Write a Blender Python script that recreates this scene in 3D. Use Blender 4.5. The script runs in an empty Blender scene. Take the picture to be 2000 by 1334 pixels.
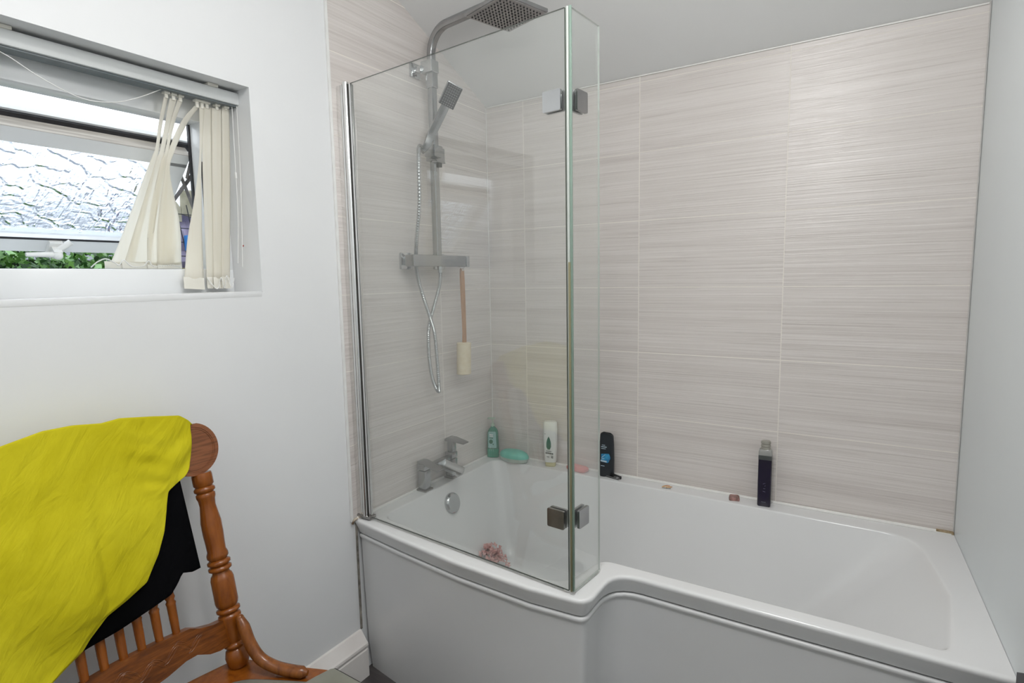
import bpy, bmesh, math, random
from mathutils import Vector, Matrix
random.seed(7)
C = bpy.context.scene.collection
sc = bpy.context.scene

# ------------------------------------------------------------------ camera
Rv = Vector((0.84772135, 0.53013345, -0.01808436)); Uv = Vector((-0.04419198, 0.10455849, 0.99353641)); Fv = Vector((-0.52859776, 0.84144284, -0.11206411))
cam = bpy.data.cameras.new('camera'); cam.sensor_width = 36; cam.lens = 1115.36 / 2000 * 36; cam.clip_start = 0.05
camo = bpy.data.objects.new('camera', cam); C.objects.link(camo)
camo.matrix_world = Matrix(((Rv.x, Uv.x, -Fv.x, 1.4511), (Rv.y, Uv.y, -Fv.y, -2.1298), (Rv.z, Uv.z, -Fv.z, 1.367), (0, 0, 0, 1)))
sc.camera = camo
# ------------------------------------------------------------------ world, lamps, exposure
w = bpy.data.worlds.new('overcast_sky'); sc.world = w; w.use_nodes = True
bg = w.node_tree.nodes['Background']; bg.inputs[1].default_value = 3.0
_t = w.node_tree; _tc = _t.nodes.new('ShaderNodeTexCoord'); _sp = _t.nodes.new('ShaderNodeSeparateXYZ'); _cr = _t.nodes.new('ShaderNodeValToRGB')
_t.links.new(_tc.outputs['Generated'], _sp.inputs[0]); _t.links.new(_sp.outputs[2], _cr.inputs[0]); _t.links.new(_cr.outputs[0], bg.inputs[0])
_cr.color_ramp.elements[0].position = 0.065; _cr.color_ramp.elements[0].color = (0.15, 0.17, 0.20, 1)      # hazy skyline
_cr.color_ramp.elements[1].position = 0.22; _cr.color_ramp.elements[1].color = (0.88, 0.94, 1.0, 1)
def area(name, loc, size, power, col=(1, 1, 1), target=None, spread=180):
    l = bpy.data.lights.new(name, 'AREA'); l.shape = 'DISK'; l.size = size; l.energy = power; l.color = col; l.spread = math.radians(spread)
    o = bpy.data.objects.new(name, l); C.objects.link(o); o.location = loc
    if target: o.rotation_euler = (Vector(target) - Vector(loc)).to_track_quat('-Z', 'Y').to_euler()
    return o
area('ceiling_lamp', (1.15, -1.75, 2.52), 0.30, 12, (1, 0.985, 0.975))
def point_light(name, loc, rad, power, col):
    l = bpy.data.lights.new(name, 'POINT'); l.shadow_soft_size = rad; l.energy = power; l.color = col
    o = bpy.data.objects.new(name, l); C.objects.link(o); o.location = loc
point_light('ceiling_fill', (1.22, -1.30, 2.15), 0.09, 13.5, (1, 0.985, 0.97))  # added fill light, unseen; brightens the ceiling and back wall
point_light('rear_point_light', (0.8, -2.6, 2.2), 0.10, 5, (1, 0.975, 0.95))  # unseen point light behind the camera, no fitting modelled
sc.view_settings.view_transform = 'Standard'; sc.view_settings.look = 'None'
sc.view_settings.exposure = -0.14; sc.view_settings.gamma = 1; sc.view_settings.use_curve_mapping = False

# ------------------------------------------------------------------ materials
def mat(name, col, rough=0.5, metal=0, spec=0.5, **k):
    m = bpy.data.materials.new(name); m.use_nodes = True
    b = m.node_tree.nodes['Principled BSDF']
    b.inputs['Base Color'].default_value = (*col, 1); b.inputs['Roughness'].default_value = rough
    b.inputs['Metallic'].default_value = metal; b.inputs['Specular IOR Level'].default_value = spec
    for a, v in k.items(): b.inputs[a.replace('_', ' ')].default_value = v
    return m
class NT:
    def __init__(s, m): s.t = m.node_tree; s.b = s.t.nodes.get('Principled BSDF')
    def n(s, ty, **k):
        x = s.t.nodes.new(ty)
        for a, v in k.items(): setattr(x, a, v)
        return x
    def l(s, a, b): s.t.links.new(a, b)
    def val(s, sock, v):
        if hasattr(v, 'links') or hasattr(v, 'is_linked'): s.l(v, sock)
        else: sock.default_value = v
    def m(s, op, a, b=0.0, c=None):
        x = s.n('ShaderNodeMath', operation=op); s.val(x.inputs[0], a); s.val(x.inputs[1], b)
        if c is not None: s.val(x.inputs[2], c)
        return x.outputs[0]
    def xyz(s, coord='Object'):
        tc = s.n('ShaderNodeTexCoord'); sp = s.n('ShaderNodeSeparateXYZ'); s.l(tc.outputs[coord], sp.inputs[0]); return sp.outputs
    def vec(s, a, b, c):
        x = s.n('ShaderNodeCombineXYZ'); s.val(x.inputs[0], a); s.val(x.inputs[1], b); s.val(x.inputs[2], c); return x.outputs[0]
    def noise(s, v, scale=5, detail=3, rough=0.5, dist=0):
        x = s.n('ShaderNodeTexNoise'); 
        if v is not None: s.l(v, x.inputs['Vector'])
        x.inputs['Scale'].default_value = scale; x.inputs['Detail'].default_value = detail; x.inputs['Roughness'].default_value = rough; x.inputs['Distortion'].default_value = dist
        return x.outputs[0]
    def mix(s, f, a, b):
        x = s.n('ShaderNodeMix', data_type='RGBA'); s.val(x.inputs[0], f)
        for i, v in ((6, a), (7, b)):
            if hasattr(v, 'is_linked'): s.l(v, x.inputs[i])
            else: x.inputs[i].default_value = (*v, 1)
        return x.outputs[2]
    def ramp(s, f, stops):
        x = s.n('ShaderNodeValToRGB'); s.l(f, x.inputs[0]); r = x.color_ramp
        while len(r.elements) < len(stops): r.elements.new(0.5)
        for e, (p, c) in zip(r.elements, stops): e.position = p; e.color = (*c, 1)
        return x.outputs[0]
    def bump(s, h, strength=0.3, dist=0.01):
        x = s.n('ShaderNodeBump'); s.l(h, x.inputs['Height']); x.inputs['Strength'].default_value = strength; x.inputs['Distance'].default_value = dist
        s.l(x.outputs[0], s.b.inputs['Normal'])

def noisy(name, c1, c2, scale, rough=0.5, bump=0, stretch=(1, 1, 1), detail=4, metal=0, spec=0.5, bd=0.002):
    m = mat(name, c1, rough, metal, spec); t = NT(m); x, y, z = t.xyz()
    v = t.vec(t.m('MULTIPLY', x, stretch[0]), t.m('MULTIPLY', y, stretch[1]), t.m('MULTIPLY', z, stretch[2]))
    f = t.noise(v, scale, detail)
    t.l(t.ramp(f, [(0.3, c1), (0.7, c2)]), t.b.inputs['Base Color'])
    if bump: t.bump(f, bump, bd)
    return m

TW, TH = 0.5058, 0.2518
def tile_mat(name, axis, u0):
    """horizontal ribbed 500x250 stone effect wall tile with pale grout"""
    m = mat(name, (0.6, 0.56, 0.53), 0.28); t = NT(m); x, y, z = t.xyz(); u = (x, y)[axis]
    a = t.m('DIVIDE', t.m('SUBTRACT', u, u0), TW); b = t.m('DIVIDE', t.m('SUBTRACT', z, 0.5634), TH)
    iu, iv = t.m('FLOOR', a), t.m('FLOOR', b); fu, fv = t.m('FRACT', a), t.m('FRACT', b)
    du = t.m('MULTIPLY', t.m('MINIMUM', fu, t.m('SUBTRACT', 1.0, fu)), TW); dv = t.m('MULTIPLY', t.m('MINIMUM', fv, t.m('SUBTRACT', 1.0, fv)), TH)
    g = t.m('LESS_THAN', t.m('MINIMUM', du, dv), 0.0017)
    rnd = t.m('ADD', t.m('MULTIPLY', iu, 3.71), t.m('MULTIPLY', iv, 7.13))
    fine = t.noise(t.vec(t.m('MULTIPLY', u, 1.1), t.m('ADD', t.m('MULTIPLY', z, 150), rnd), rnd), 1.0, 4, 0.65)
    broad = t.noise(t.vec(t.m('MULTIPLY', u, 0.9), t.m('ADD', t.m('MULTIPLY', z, 22), rnd), t.m('ADD', rnd, 5)), 1.0, 2)
    line = t.noise(t.vec(t.m('MULTIPLY', u, 3.0), t.m('ADD', t.m('MULTIPLY', z, 260), rnd), t.m('ADD', rnd, 11)), 1.0, 2, 0.5)
    f = t.m('ADD', t.m('MULTIPLY', fine, 0.6), t.m('MULTIPLY', broad, 0.4))
    col = t.ramp(f, [(0.28, (0.60, 0.55, 0.525)), (0.48, (0.69, 0.645, 0.615)), (0.66, (0.76, 0.715, 0.69))])
    dark = t.m('MULTIPLY', t.m('LESS_THAN', line, 0.38), 0.17)
    col = t.mix(dark, col, (0.30, 0.25, 0.22))
    t.l(t.mix(g, col, (0.80, 0.755, 0.70)), t.b.inputs['Base Color'])
    t.l(t.m('ADD', 0.26, t.m('MULTIPLY', g, 0.4)), t.b.inputs['Roughness'])
    h = t.m('SUBTRACT', t.m('ADD', fine, t.m('MULTIPLY', line, 0.4)), t.m('MULTIPLY', g, 0.6))
    t.bump(h, 0.6, 0.0022)
    return m

M = {}
M['wall'] = noisy('white_wall_paint', (0.775, 0.785, 0.795), (0.80, 0.81, 0.815), 3, 0.42, 0.05, detail=6)
M['wall_r'] = noisy('cool_white_wall_paint', (0.78, 0.825, 0.84), (0.80, 0.845, 0.855), 3, 0.42)
M['ceil'] = noisy('ceiling_paint', (0.85, 0.855, 0.85), (0.87, 0.875, 0.87), 3, 0.6)
M['tile_b'] = tile_mat('ribbed_wall_tile_back', 0, 0.1873)
M['tile_l'] = tile_mat('ribbed_wall_tile_left', 1, -0.347)
M['acrylic'] = noisy('white_bath_acrylic', (0.76, 0.765, 0.765), (0.79, 0.795, 0.795), 2, 0.16)
M['panel'] = noisy('white_bath_panel', (0.72, 0.725, 0.725), (0.75, 0.755, 0.755), 2, 0.25)
M['sealant'] = noisy('white_sealant', (0.80, 0.79, 0.76), (0.86, 0.85, 0.82), 40, 0.4)
M['grime'] = noisy('stained_sealant', (0.10, 0.06, 0.03), (0.55, 0.48, 0.38), 60, 0.6)
M['gloss'] = noisy('white_gloss_paint', (0.78, 0.74, 0.71), (0.84, 0.81, 0.78), 12, 0.25)
M['upvc'] = noisy('white_upvc', (0.80, 0.82, 0.83), (0.84, 0.855, 0.865), 6, 0.25)
M['upvc_dirty'] = noisy('weathered_upvc', (0.30, 0.27, 0.24), (0.66, 0.63, 0.58), 9, 0.5, stretch=(14, 0.5, 14), detail=8)
M['rubber'] = noisy('black_rubber', (0.012, 0.012, 0.015), (0.03, 0.03, 0.035), 30, 0.5)
M['chrome'] = noisy('chrome', (0.50, 0.51, 0.515), (0.55, 0.56, 0.565), 20, 0.12, metal=1)
M['alu'] = noisy('polished_aluminium', (0.74, 0.74, 0.73), (0.80, 0.80, 0.79), 20, 0.2, metal=1)
M['chrome_s'] = noisy('satin_chrome', (0.36, 0.365, 0.37), (0.42, 0.425, 0.43), 20, 0.24, metal=1)
M['chrome_d'] = noisy('tarnished_chrome', (0.30, 0.29, 0.28), (0.42, 0.41, 0.40), 30, 0.25, metal=1)
M['steel'] = noisy('hinge_stay_steel', (0.14, 0.13, 0.125), (0.24, 0.22, 0.21), 40, 0.45, metal=0.6)
M['face'] = noisy('shower_face_grey', (0.40, 0.39, 0.39), (0.48, 0.47, 0.465), 20, 0.35, metal=0.7)
M['nozzle'] = noisy('black_silicone', (0.008, 0.008, 0.009), (0.02, 0.02, 0.022), 50, 0.5)
M['nozzle_g'] = noisy('grey_silicone', (0.35, 0.36, 0.37), (0.45, 0.46, 0.47), 50, 0.5)
M['blind'] = mat('cream_blind_fabric', (0.80, 0.74, 0.62), 0.8)
t = NT(M['blind']); x_, y_, z_ = t.xyz()
fb = t.noise(t.vec(t.m('MULTIPLY', x_, 4), t.m('MULTIPLY', y_, 60), t.m('MULTIPLY', z_, 4)), 2, 4)
t.l(t.ramp(fb, [(0.3, (0.88, 0.84, 0.75)), (0.7, (0.94, 0.92, 0.86))]), t.b.inputs['Base Color'])
tr = t.n('ShaderNodeBsdfTranslucent'); tr.inputs[0].default_value = (1.0, 0.98, 0.92, 1)
mx = t.n('ShaderNodeMixShader'); mx.inputs[0].default_value = 0.60
t.l(t.b.outputs[0], mx.inputs[1]); t.l(tr.outputs[0], mx.inputs[2]); t.l(mx.outputs[0], t.t.nodes['Material Output'].inputs[0])
M['plastic_w'] = noisy('white_plastic', (0.78, 0.78, 0.76), (0.84, 0.84, 0.82), 20, 0.3)
M['plastic_c'] = noisy('cream_plastic', (0.74, 0.72, 0.64), (0.80, 0.78, 0.71), 20, 0.4)

def oak(name, c1, c2, c3, rough=0.24, st=(18, 18, 3)):
    m = mat(name, c1, rough); t = NT(m); x, y, z = t.xyz()
    v = t.vec(t.m('MULTIPLY', x, st[0]), t.m('MULTIPLY', y, st[1]), t.m('MULTIPLY', z, st[2]))
    f = t.noise(v, 3.5, 6, 0.6, 0.6)
    t.l(t.ramp(f, [(0.28, c1), (0.5, c2), (0.75, c3)]), t.b.inputs['Base Color']); t.bump(f, 0.12, 0.002)
    return m
M['oak'] = oak('stained_oak', (0.18, 0.046, 0.004), (0.25, 0.068, 0.006), (0.30, 0.088, 0.010))
M['brace'] = oak('brace_oak', (0.12, 0.036, 0.007), (0.22, 0.068, 0.012), (0.30, 0.10, 0.018), 0.22)
M['oak_rail'] = oak('stained_oak_rail', (0.07, 0.018, 0.003), (0.17, 0.048, 0.007), (0.27, 0.085, 0.016), 0.28, (18, 5, 40))
M['oak_ear'] = oak('stained_oak_crest', (0.10, 0.034, 0.012), (0.23, 0.080, 0.030), (0.29, 0.108, 0.044), 0.35, (18, 4, 60))
M['cushion'] = noisy('grey_green_vinyl', (0.19, 0.19, 0.155), (0.24, 0.24, 0.20), 14, 0.55, 0.1)

def cloth_mat(name, c1, c2, rough, fine=900, fineb=0.15, wr=0.7):
    m = mat(name, c1, rough, spec=0.2); t = NT(m); x, y, z = t.xyz()
    a = t.noise(t.vec(x, y, z), 5, 4, 0.55, 0.8)
    t.l(t.ramp(a, [(0.3, c1), (0.7, c2)]), t.b.inputs['Base Color'])
    d1 = t.m('ADD', t.m('MULTIPLY', y, 0.75), t.m('MULTIPLY', z, -0.65)); d2 = t.m('ADD', t.m('MULTIPLY', y, 0.65), t.m('MULTIPLY', z, 0.75))
    c = t.noise(t.vec(t.m('MULTIPLY', d1, 30), t.m('MULTIPLY', d2, 9), t.m('MULTIPLY', x, 12)), 1.0, 4, 0.5, 0.5)
    t.bump(c, wr, 0.011)
    return m
M['yellow'] = cloth_mat('yellow_jersey', (0.50, 0.435, 0.006), (0.63, 0.56, 0.018), 0.85)
M['black'] = cloth_mat('black_jersey', (0.0012, 0.0013, 0.0015), (0.004, 0.004, 0.005), 0.95, wr=0.3)
M['black'].node_tree.nodes['Principled BSDF'].inputs['Specular IOR Level'].default_value = 0.05

# clear glass: tinted transparency plus mirror reflection by angle, works for a slab seen from either side
def clear_glass(name, tint, film=0.05):
    m = bpy.data.materials.new(name); m.use_nodes = True; t = NT(m); t.t.nodes.remove(t.b)
    tr = t.n('ShaderNodeBsdfTransparent'); tr.inputs[0].default_value = (*tint, 1)
    gl = t.n('ShaderNodeBsdfGlossy'); gl.inputs[0].default_value = (1, 1, 1, 1); gl.inputs['Roughness'].default_value = 0.0
    df = t.n('ShaderNodeBsdfDiffuse')
    geo = t.n('ShaderNodeNewGeometry'); fr = t.n('ShaderNodeFresnel')
    t.l(t.m('ADD', t.m('MULTIPLY', geo.outputs['Backfacing'], 1 / 1.5 - 1.5), 1.5), fr.inputs['IOR'])
    x, y, z = t.xyz(); sm = t.noise(t.vec(t.m('MULTIPLY', x, 3), t.m('MULTIPLY', y, 3), t.m('MULTIPLY', z, 1.2)), 2, 5)
    t.l(t.ramp(sm, [(0.2, (0.72, 0.74, 0.72)), (0.8, (0.8, 0.82, 0.8))]), df.inputs[0])
    m1 = t.n('ShaderNodeMixShader'); m1.inputs[0].default_value = film; t.l(tr.outputs[0], m1.inputs[1]); t.l(df.outputs[0], m1.inputs[2])
    m2 = t.n('ShaderNodeMixShader'); t.l(fr.outputs[0], m2.inputs[0]); t.l(m1.outputs[0], m2.inputs[1]); t.l(gl.outputs[0], m2.inputs[2])
    t.l(m2.outputs[0], t.t.nodes['Material Output'].inputs[0]); return m
M['glass'] = clear_glass('screen_glass', (0.965, 0.975, 0.968), 0.045)
M['glass_edge'] = mat('green_glass_edge', (0.26, 0.36, 0.30), 0.2, Transmission_Weight=0.25)
M['seal_clear'] = mat('clear_seal_strip', (0.66, 0.70, 0.66), 0.25, Transmission_Weight=0.3)
M['seal_brown'] = mat('discoloured_seal', (0.26, 0.24, 0.14), 0.3, Transmission_Weight=0.1)
M['dark_line'] = mat('dark_strip', (0.03, 0.028, 0.025), 0.6)

# obscured leaf-pattern pane
m = mat('leaf_pattern_glass', (0.90, 0.95, 1.0), 0.05, Transmission_Weight=1.0, IOR=1.28); t = NT(m); x_, y_, z_ = t.xyz()
dn = t.n('ShaderNodeTexNoise'); t.l(t.vec(0.0, y_, z_), dn.inputs['Vector']); dn.inputs['Scale'].default_value = 22; dn.inputs['Detail'].default_value = 3
va = t.n('ShaderNodeVectorMath', operation='MULTIPLY_ADD'); t.l(dn.outputs[1], va.inputs[0]); va.inputs[1].default_value = (0, 0.035, 0.035)
t.l(t.vec(0.0, t.m('MULTIPLY', y_, 1.0), t.m('MULTIPLY', z_, 1.15)), va.inputs[2])
vo = t.n('ShaderNodeTexVoronoi', feature='DISTANCE_TO_EDGE'); t.l(va.outputs[0], vo.inputs['Vector']); vo.inputs['Scale'].default_value = 25
vf = t.n('ShaderNodeTexVoronoi'); t.l(va.outputs[0], vf.inputs['Vector']); vf.inputs['Scale'].default_value = 25
e_ = t.m('MINIMUM', t.m('MULTIPLY', vo.outputs[0], 4.5), 1.0)
t.bump(t.m('ADD', t.m('MULTIPLY', e_, 0.5), t.m('ADD', t.m('MULTIPLY', vf.outputs['Distance'], -0.8), t.m('MULTIPLY', t.noise(va.outputs[0], 40, 3), 0.55))), 1.0, 0.0034)
M['pane'] = m

# ------------------------------------------------------------------ mesh helpers
class MB:
    def __init__(s): s.v = []; s.f = []; s.mi = []; s.cur = 0
    def add(s, vs, fs):
        o = len(s.v); s.v += [tuple(v) for v in vs]
        for f in fs: s.f.append([o + i for i in f]); s.mi.append(s.cur)
        return s
    def box(s, a, b, bev=0.0, mtx=None):
        x0, y0, z0 = [min(p, q) for p, q in zip(a, b)]; x1, y1, z1 = [max(p, q) for p, q in zip(a, b)]
        bm = bmesh.new(); bmesh.ops.create_cube(bm, size=1)
        for v in bm.verts: v.co = Vector(((x0 + x1) / 2 + v.co.x * (x1 - x0), (y0 + y1) / 2 + v.co.y * (y1 - y0), (z0 + z1) / 2 + v.co.z * (z1 - z0)))
        if bev: bmesh.ops.bevel(bm, geom=bm.edges[:], offset=bev, segments=2, affect='EDGES', profile=0.5)
        if mtx: bm.transform(mtx)
        bm.verts.index_update(); s.add([v.co.copy() for v in bm.verts], [[v.index for v in f.verts] for f in bm.faces]); bm.free(); return s
    def sweep(s, pts, rad, n=10, cap=True, sect=None, up=None, closed=False):
        """tube along pts; rad number or list; sect optional list of 2d section points"""
        P = [Vector(p) for p in pts]; N = len(P)
        R = rad if isinstance(rad, (list, tuple)) else [rad] * N
        sec = sect or [(math.cos(2 * math.pi * k / n), math.sin(2 * math.pi * k / n)) for k in range(n)]
        n = len(sec); T = []
        for i in range(N):
            if closed: d = P[(i + 1) % N] - P[i - 1]
            else: d = P[min(i + 1, N - 1)] - P[max(i - 1, 0)]
            T.append(d.normalized())
        ref = Vector(up) if up else (Vector((0, 0, 1)) if abs(T[0].z) < 0.9 else Vector((0, 1, 0)))
        a = (ref - T[0] * ref.dot(T[0])).normalized(); vs = []
        for i in range(N):
            a = (a - T[i] * a.dot(T[i]))
            a = a.normalized() if a.length > 1e-6 else Vector((1, 0, 0))
            b = T[i].cross(a)
            for (u, v) in sec: vs.append(P[i] + a * u * R[i] + b * v * R[i])
        fs = []
        for i in range(N if closed else N - 1):
            j = (i + 1) % N
            for k in range(n): fs.append([i * n + k, i * n + (k + 1) % n, j * n + (k + 1) % n, j * n + k])
        if cap and not closed: fs.append(list(range(n))[::-1]); fs.append([(N - 1) * n + k for k in range(n)])
        return s.add(vs, fs)
    def lathe(s, A, B, prof, n=20, sx=1.0, sy=1.0):
        """prof: (t, r) along A->B"""
        A = Vector(A); B = Vector(B); D = B - A; d = D.normalized(); ref = Vector((0, 1, 0)) if abs(d.y) < 0.9 else Vector((1, 0, 0))
        a = (ref - d * ref.dot(d)).normalized(); b = d.cross(a); vs = []
        for (t_, r) in prof:
            for k in range(n):
                an = 2 * math.pi * k / n; vs.append(A + D * t_ + a * math.cos(an) * r * sx + b * math.sin(an) * r * sy)
        fs = []
        for i in range(len(prof) - 1):
            for k in range(n): fs.append([i * n + k, i * n + (k + 1) % n, (i + 1) * n + (k + 1) % n, (i + 1) * n + k])
        fs.append(list(range(n))[::-1]); fs.append([(len(prof) - 1) * n + k for k in range(n)])
        return s.add(vs, fs)
    def prism(s, poly, fn, d0, d1):
        """extrude 2d poly; fn(u,v,d)->3d"""
        n = len(poly); vs = [fn(u, v, d0) for u, v in poly] + [fn(u, v, d1) for u, v in poly]
        fs = [list(range(n))[::-1], [n + k for k in range(n)]] + [[k, (k + 1) % n, n + (k + 1) % n, n + k] for k in range(n)]
        return s.add(vs, fs)
    def grid(s, rows):
        m = len(rows[0]); vs = [p for r in rows for p in r]
        return s.add(vs, [[i * m + k, i * m + k + 1, (i + 1) * m + k + 1, (i + 1) * m + k] for i in range(len(rows) - 1) for k in range(m - 1)])
    def ball(s, c, r, n=12, sc_=(1, 1, 1), mtx=None):
        bm = bmesh.new(); bmesh.ops.create_uvsphere(bm, u_segments=n, v_segments=max(6, n // 2 + 2), radius=1)
        for v in bm.verts:
            p = Vector((v.co.x * r * sc_[0], v.co.y * r * sc_[1], v.co.z * r * sc_[2]))
            if mtx: p = mtx @ p
            v.co = p + Vector(c)
        bm.verts.index_update(); s.add([v.co.copy() for v in bm.verts], [[v.index for v in f.verts] for f in bm.faces]); bm.free(); return s
    def build(s, name, m, parent=None, smooth=True, ang=38, solid=0, sub=0, fix=True):
        me = bpy.data.meshes.new(name); me.from_pydata(s.v, [], s.f)
        ms = m if isinstance(m, (list, tuple)) else [m]
        for q in ms: me.materials.append(q)
        for p, i in zip(me.polygons, s.mi): p.material_index = i
        if fix:
            bm = bmesh.new(); bm.from_mesh(me); bmesh.ops.recalc_face_normals(bm, faces=bm.faces[:]); bm.to_mesh(me); bm.free()
        if smooth:
            for p in me.polygons: p.use_smooth = True
            me.set_sharp_from_angle(angle=math.radians(ang))
        o = bpy.data.objects.new(name, me); C.objects.link(o)
        if parent: put(o, parent)
        if solid: q = o.modifiers.new('thickness', 'SOLIDIFY'); q.thickness = solid; q.offset = 0
        if sub: q = o.modifiers.new('smooth', 'SUBSURF'); q.levels = sub; q.render_levels = sub
        return o
def wpos(o):
    p = Vector(o.location); q = o.parent
    while q: p = p + Vector(q.location); q = q.parent
    return p
def put(o, parent):
    """child keeps the world place its mesh was written in (the thing's Empty sits at its base)"""
    base = wpos(parent); here = Vector(o.location)
    o.parent = parent; o.location = here - base
def tag(o, label=None, cat=None, group=None, kind=None):
    for k, v in (('label', label), ('category', cat), ('group', group), ('kind', kind)):
        if v: o[k] = v
    return o
def thing(name, label, cat, loc, group=None, kind=None):
    o = bpy.data.objects.new(name, None); C.objects.link(o); o.location = loc; o.empty_display_size = 0.05
    return tag(o, label, cat, group, kind)
def arc(P, r, k=6):
    """rounded polygon; P = list of (x,y,radius)"""
    out = []; n = len(P)
    for i in range(n):
        x, y, rr = P[i]
        if not rr: out.append((x, y)); continue
        p = Vector((x, y)); a = Vector(P[i - 1][:2]) - p; b = Vector(P[(i + 1) % n][:2]) - p
        A = p + a.normalized() * rr; B = p + b.normalized() * rr
        for j in range(k + 1):
            q = j / k; out.append(tuple((A * (1 - q) ** 2 + p * 2 * q * (1 - q) + B * q * q)))
    return out
def bez(pts, n=8):
    """Catmull-Rom through points"""
    P = [Vector(p) for p in pts]; P = [P[0] * 2 - P[1]] + P + [P[-1] * 2 - P[-2]]; out = []
    for i in range(1, len(P) - 2):
        for j in range(n):
            q = j / n; a, b, c, d = P[i - 1], P[i], P[i + 1], P[i + 2]
            out.append(0.5 * ((2 * b) + (c - a) * q + (2 * a - 5 * b + 4 * c - d) * q * q + (3 * b - a - 3 * c + d) * q ** 3))
    out.append(P[-2]); return out
RSQ = [(1, .72), (.92, .92), (.72, 1), (-.72, 1), (-.92, .92), (-1, .72), (-1, -.72), (-.92, -.92), (-.72, -1), (.72, -1), (.92, -.92), (1, -.72)]

# ------------------------------------------------------------------ room shell
YB = -3.1
def struct(mb, name, m, parent=None, smooth=False, **k):
    o = mb.build(name, m, parent, smooth=smooth, **k)
    if not parent: o['kind'] = 'structure'
    return o
M['floor'] = noisy('dark_grey_floor', (0.045, 0.04, 0.04), (0.10, 0.09, 0.088), 4, 0.4, stretch=(1, 6, 1))
struct(MB().box((-0.3, YB - 0.1, -0.1), (2.0, 0.15, 0.0)), 'floor', M['floor'])
WX0, WX1 = -0.20, -0.005           # outer wall thickness at left
wy0, wy1, wz0, wz1 = -1.755, -1.132, 1.337, 1.892
mb = MB()
mb.box((WX0, wy1, 0), (WX1, 0.15, 3.0)); mb.box((WX0, YB, 0), (WX1, wy0, 3.0))
mb.box((WX0, wy0, 0), (WX1, wy1, wz0)); mb.box((WX0, wy0, wz1), (WX1, wy1, 3.0))
wl = struct(mb, 'wall_left', M['wall'])
struct(MB().box((-0.005, -0.852, 0.555), (0.0, 0.0, 2.75)), 'tile_panel', M['tile_l'], wl)
struct(MB().box((-0.005, -0.860, 0.555), (0.003, -0.852, 2.75), 0.001), 'tile_edge_trim', M['plastic_w'], wl)
wb = struct(MB().box((-0.2, 0.006, 0), (1.95, 0.15, 3.0)), 'wall_back', M['wall'])
struct(MB().box((0.0, 0.0, 0.555), (1.70, 0.006, 2.2)), 'tile_panel', M['tile_b'], wb)
SL = 0.042                         # the right wall runs slightly out of square
struct(MB().prism([(1.70, 0.006), (1.70 - SL * YB, YB), (1.95, YB), (1.95, 0.006)], lambda u, v, d: (u, v, d), 0, 3.0), 'wall_right', M['wall_r'])
struct(MB().box((-0.2, YB - 0.1, 0), (1.95, YB, 3.0)), 'wall_front', M['wall'])
struct(MB().box((1.6962, -0.003, 0.566), (1.6992, 0.0, 2.2), 0.0008), 'tile_edge_trim', noisy('grey_edge_trim', (0.50, 0.49, 0.47), (0.60, 0.59, 0.57), 30, 0.4), wb)
struct(MB().box((0.0003, -0.0035, 0.566), (0.0035, -0.0003, 2.095), 0.001), 'corner_grout', M['sealant'], wb)
struct(MB().box((0.004, -0.004, 2.0940), (1.695, -0.0003, 2.0985), 0.001), 'ceiling_sealant', M['sealant'], wb)
struct(MB().lathe((-0.079, -1.1335, 1.470), (-0.079, -1.1315, 1.470), [(0, .0012), (.5, .0026), (1, .0026)], 10), 'red_paint_spot', noisy('red_spot', (0.25, 0.02, 0.015), (0.35, 0.04, 0.03), 20, 0.5), wl)
# lean-to ceiling: slopes up from the tiled back wall, then level over the rest of the room
mb = MB(); S = 0.455; yk = -1.05; zk = 2.10 - S * yk
mb.prism([(0.15, 2.10 - S * 0.15), (yk, zk), (YB - 0.1, zk), (YB - 0.1, zk + 0.12), (yk, zk + 0.12), (0.15, 2.22 - S * 0.15)], lambda u, v, d: (d, u, v), -0.2, 1.95)
struct(mb, 'ceiling', M['ceil'])
# skirting
prof = [(-0.004, 0), (0.032, 0), (0.032, 0.098), (0.028, 0.102), (0.032, 0.107), (0.034, 0.114), (0.033, 0.121), (0.028, 0.126), (0.004, 0.158), (-0.004, 0.160)]
struct(MB().prism(prof, lambda u, v, d: (u, d, v), YB, -0.842), 'baseboard_left', M['gloss'])
mb = MB().box((-0.004, -0.8400, 0.16), (0.0015, -0.8345, 0.56))
struct(mb, 'trim_1', noisy('dirty_joint', (0.06, 0.05, 0.04), (0.36, 0.33, 0.29), 30, 0.7))
struct(MB().box((1.655, -0.012, 0.560), (1.699, 0.0, 0.568), 0.001), 'trim_2', noisy('old_tan_sealant', (0.22, 0.15, 0.07), (0.50, 0.40, 0.26), 60, 0.6))
# ------------------------------------------------------------------ bath
OUT = [(0.0, -0.001, 0), (0.0, -0.845, 0), (0.22, -0.878, 0), (0.47, -0.908, 0), (0.72, -0.920, 0), (0.893, -0.908, 0.045), (0.893, -0.732, 0.07), (1.20, -0.732, 0), (1.45, -0.730, 0), (1.7300, -0.730, 0), (1.7145, -0.35, 0), (1.6995, -0.001, 0), (0.85, -0.001, 0)]
INN = [(0.060, -0.080, 0.05), (0.066, -0.782, 0.05), (0.22, -0.800, 0), (0.47, -0.842, 0), (0.66, -0.856, 0), (0.800, -0.856, 0.06), (0.835, -0.685, 0.03), (1.20, -0.684, 0), (1.45, -0.682, 0), (1.628, -0.690, 0.035), (1.652, -0.42, 0), (1.600, -0.090, 0.09), (0.85, -0.080, 0)]
BOT = [(0.19, -0.185, 0.06), (0.19, -0.62, 0.06), (0.28, -0.67, 0), (0.47, -0.69, 0), (0.58, -0.69, 0), (0.66, -0.68, 0.06), (0.72, -0.60, 0.05), (0.95, -0.59, 0), (1.10, -0.59, 0), (1.22, -0.57, 0.05), (1.26, -0.42, 0), (1.22, -0.19, 0.07), (0.70, -0.185, 0)]
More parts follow.
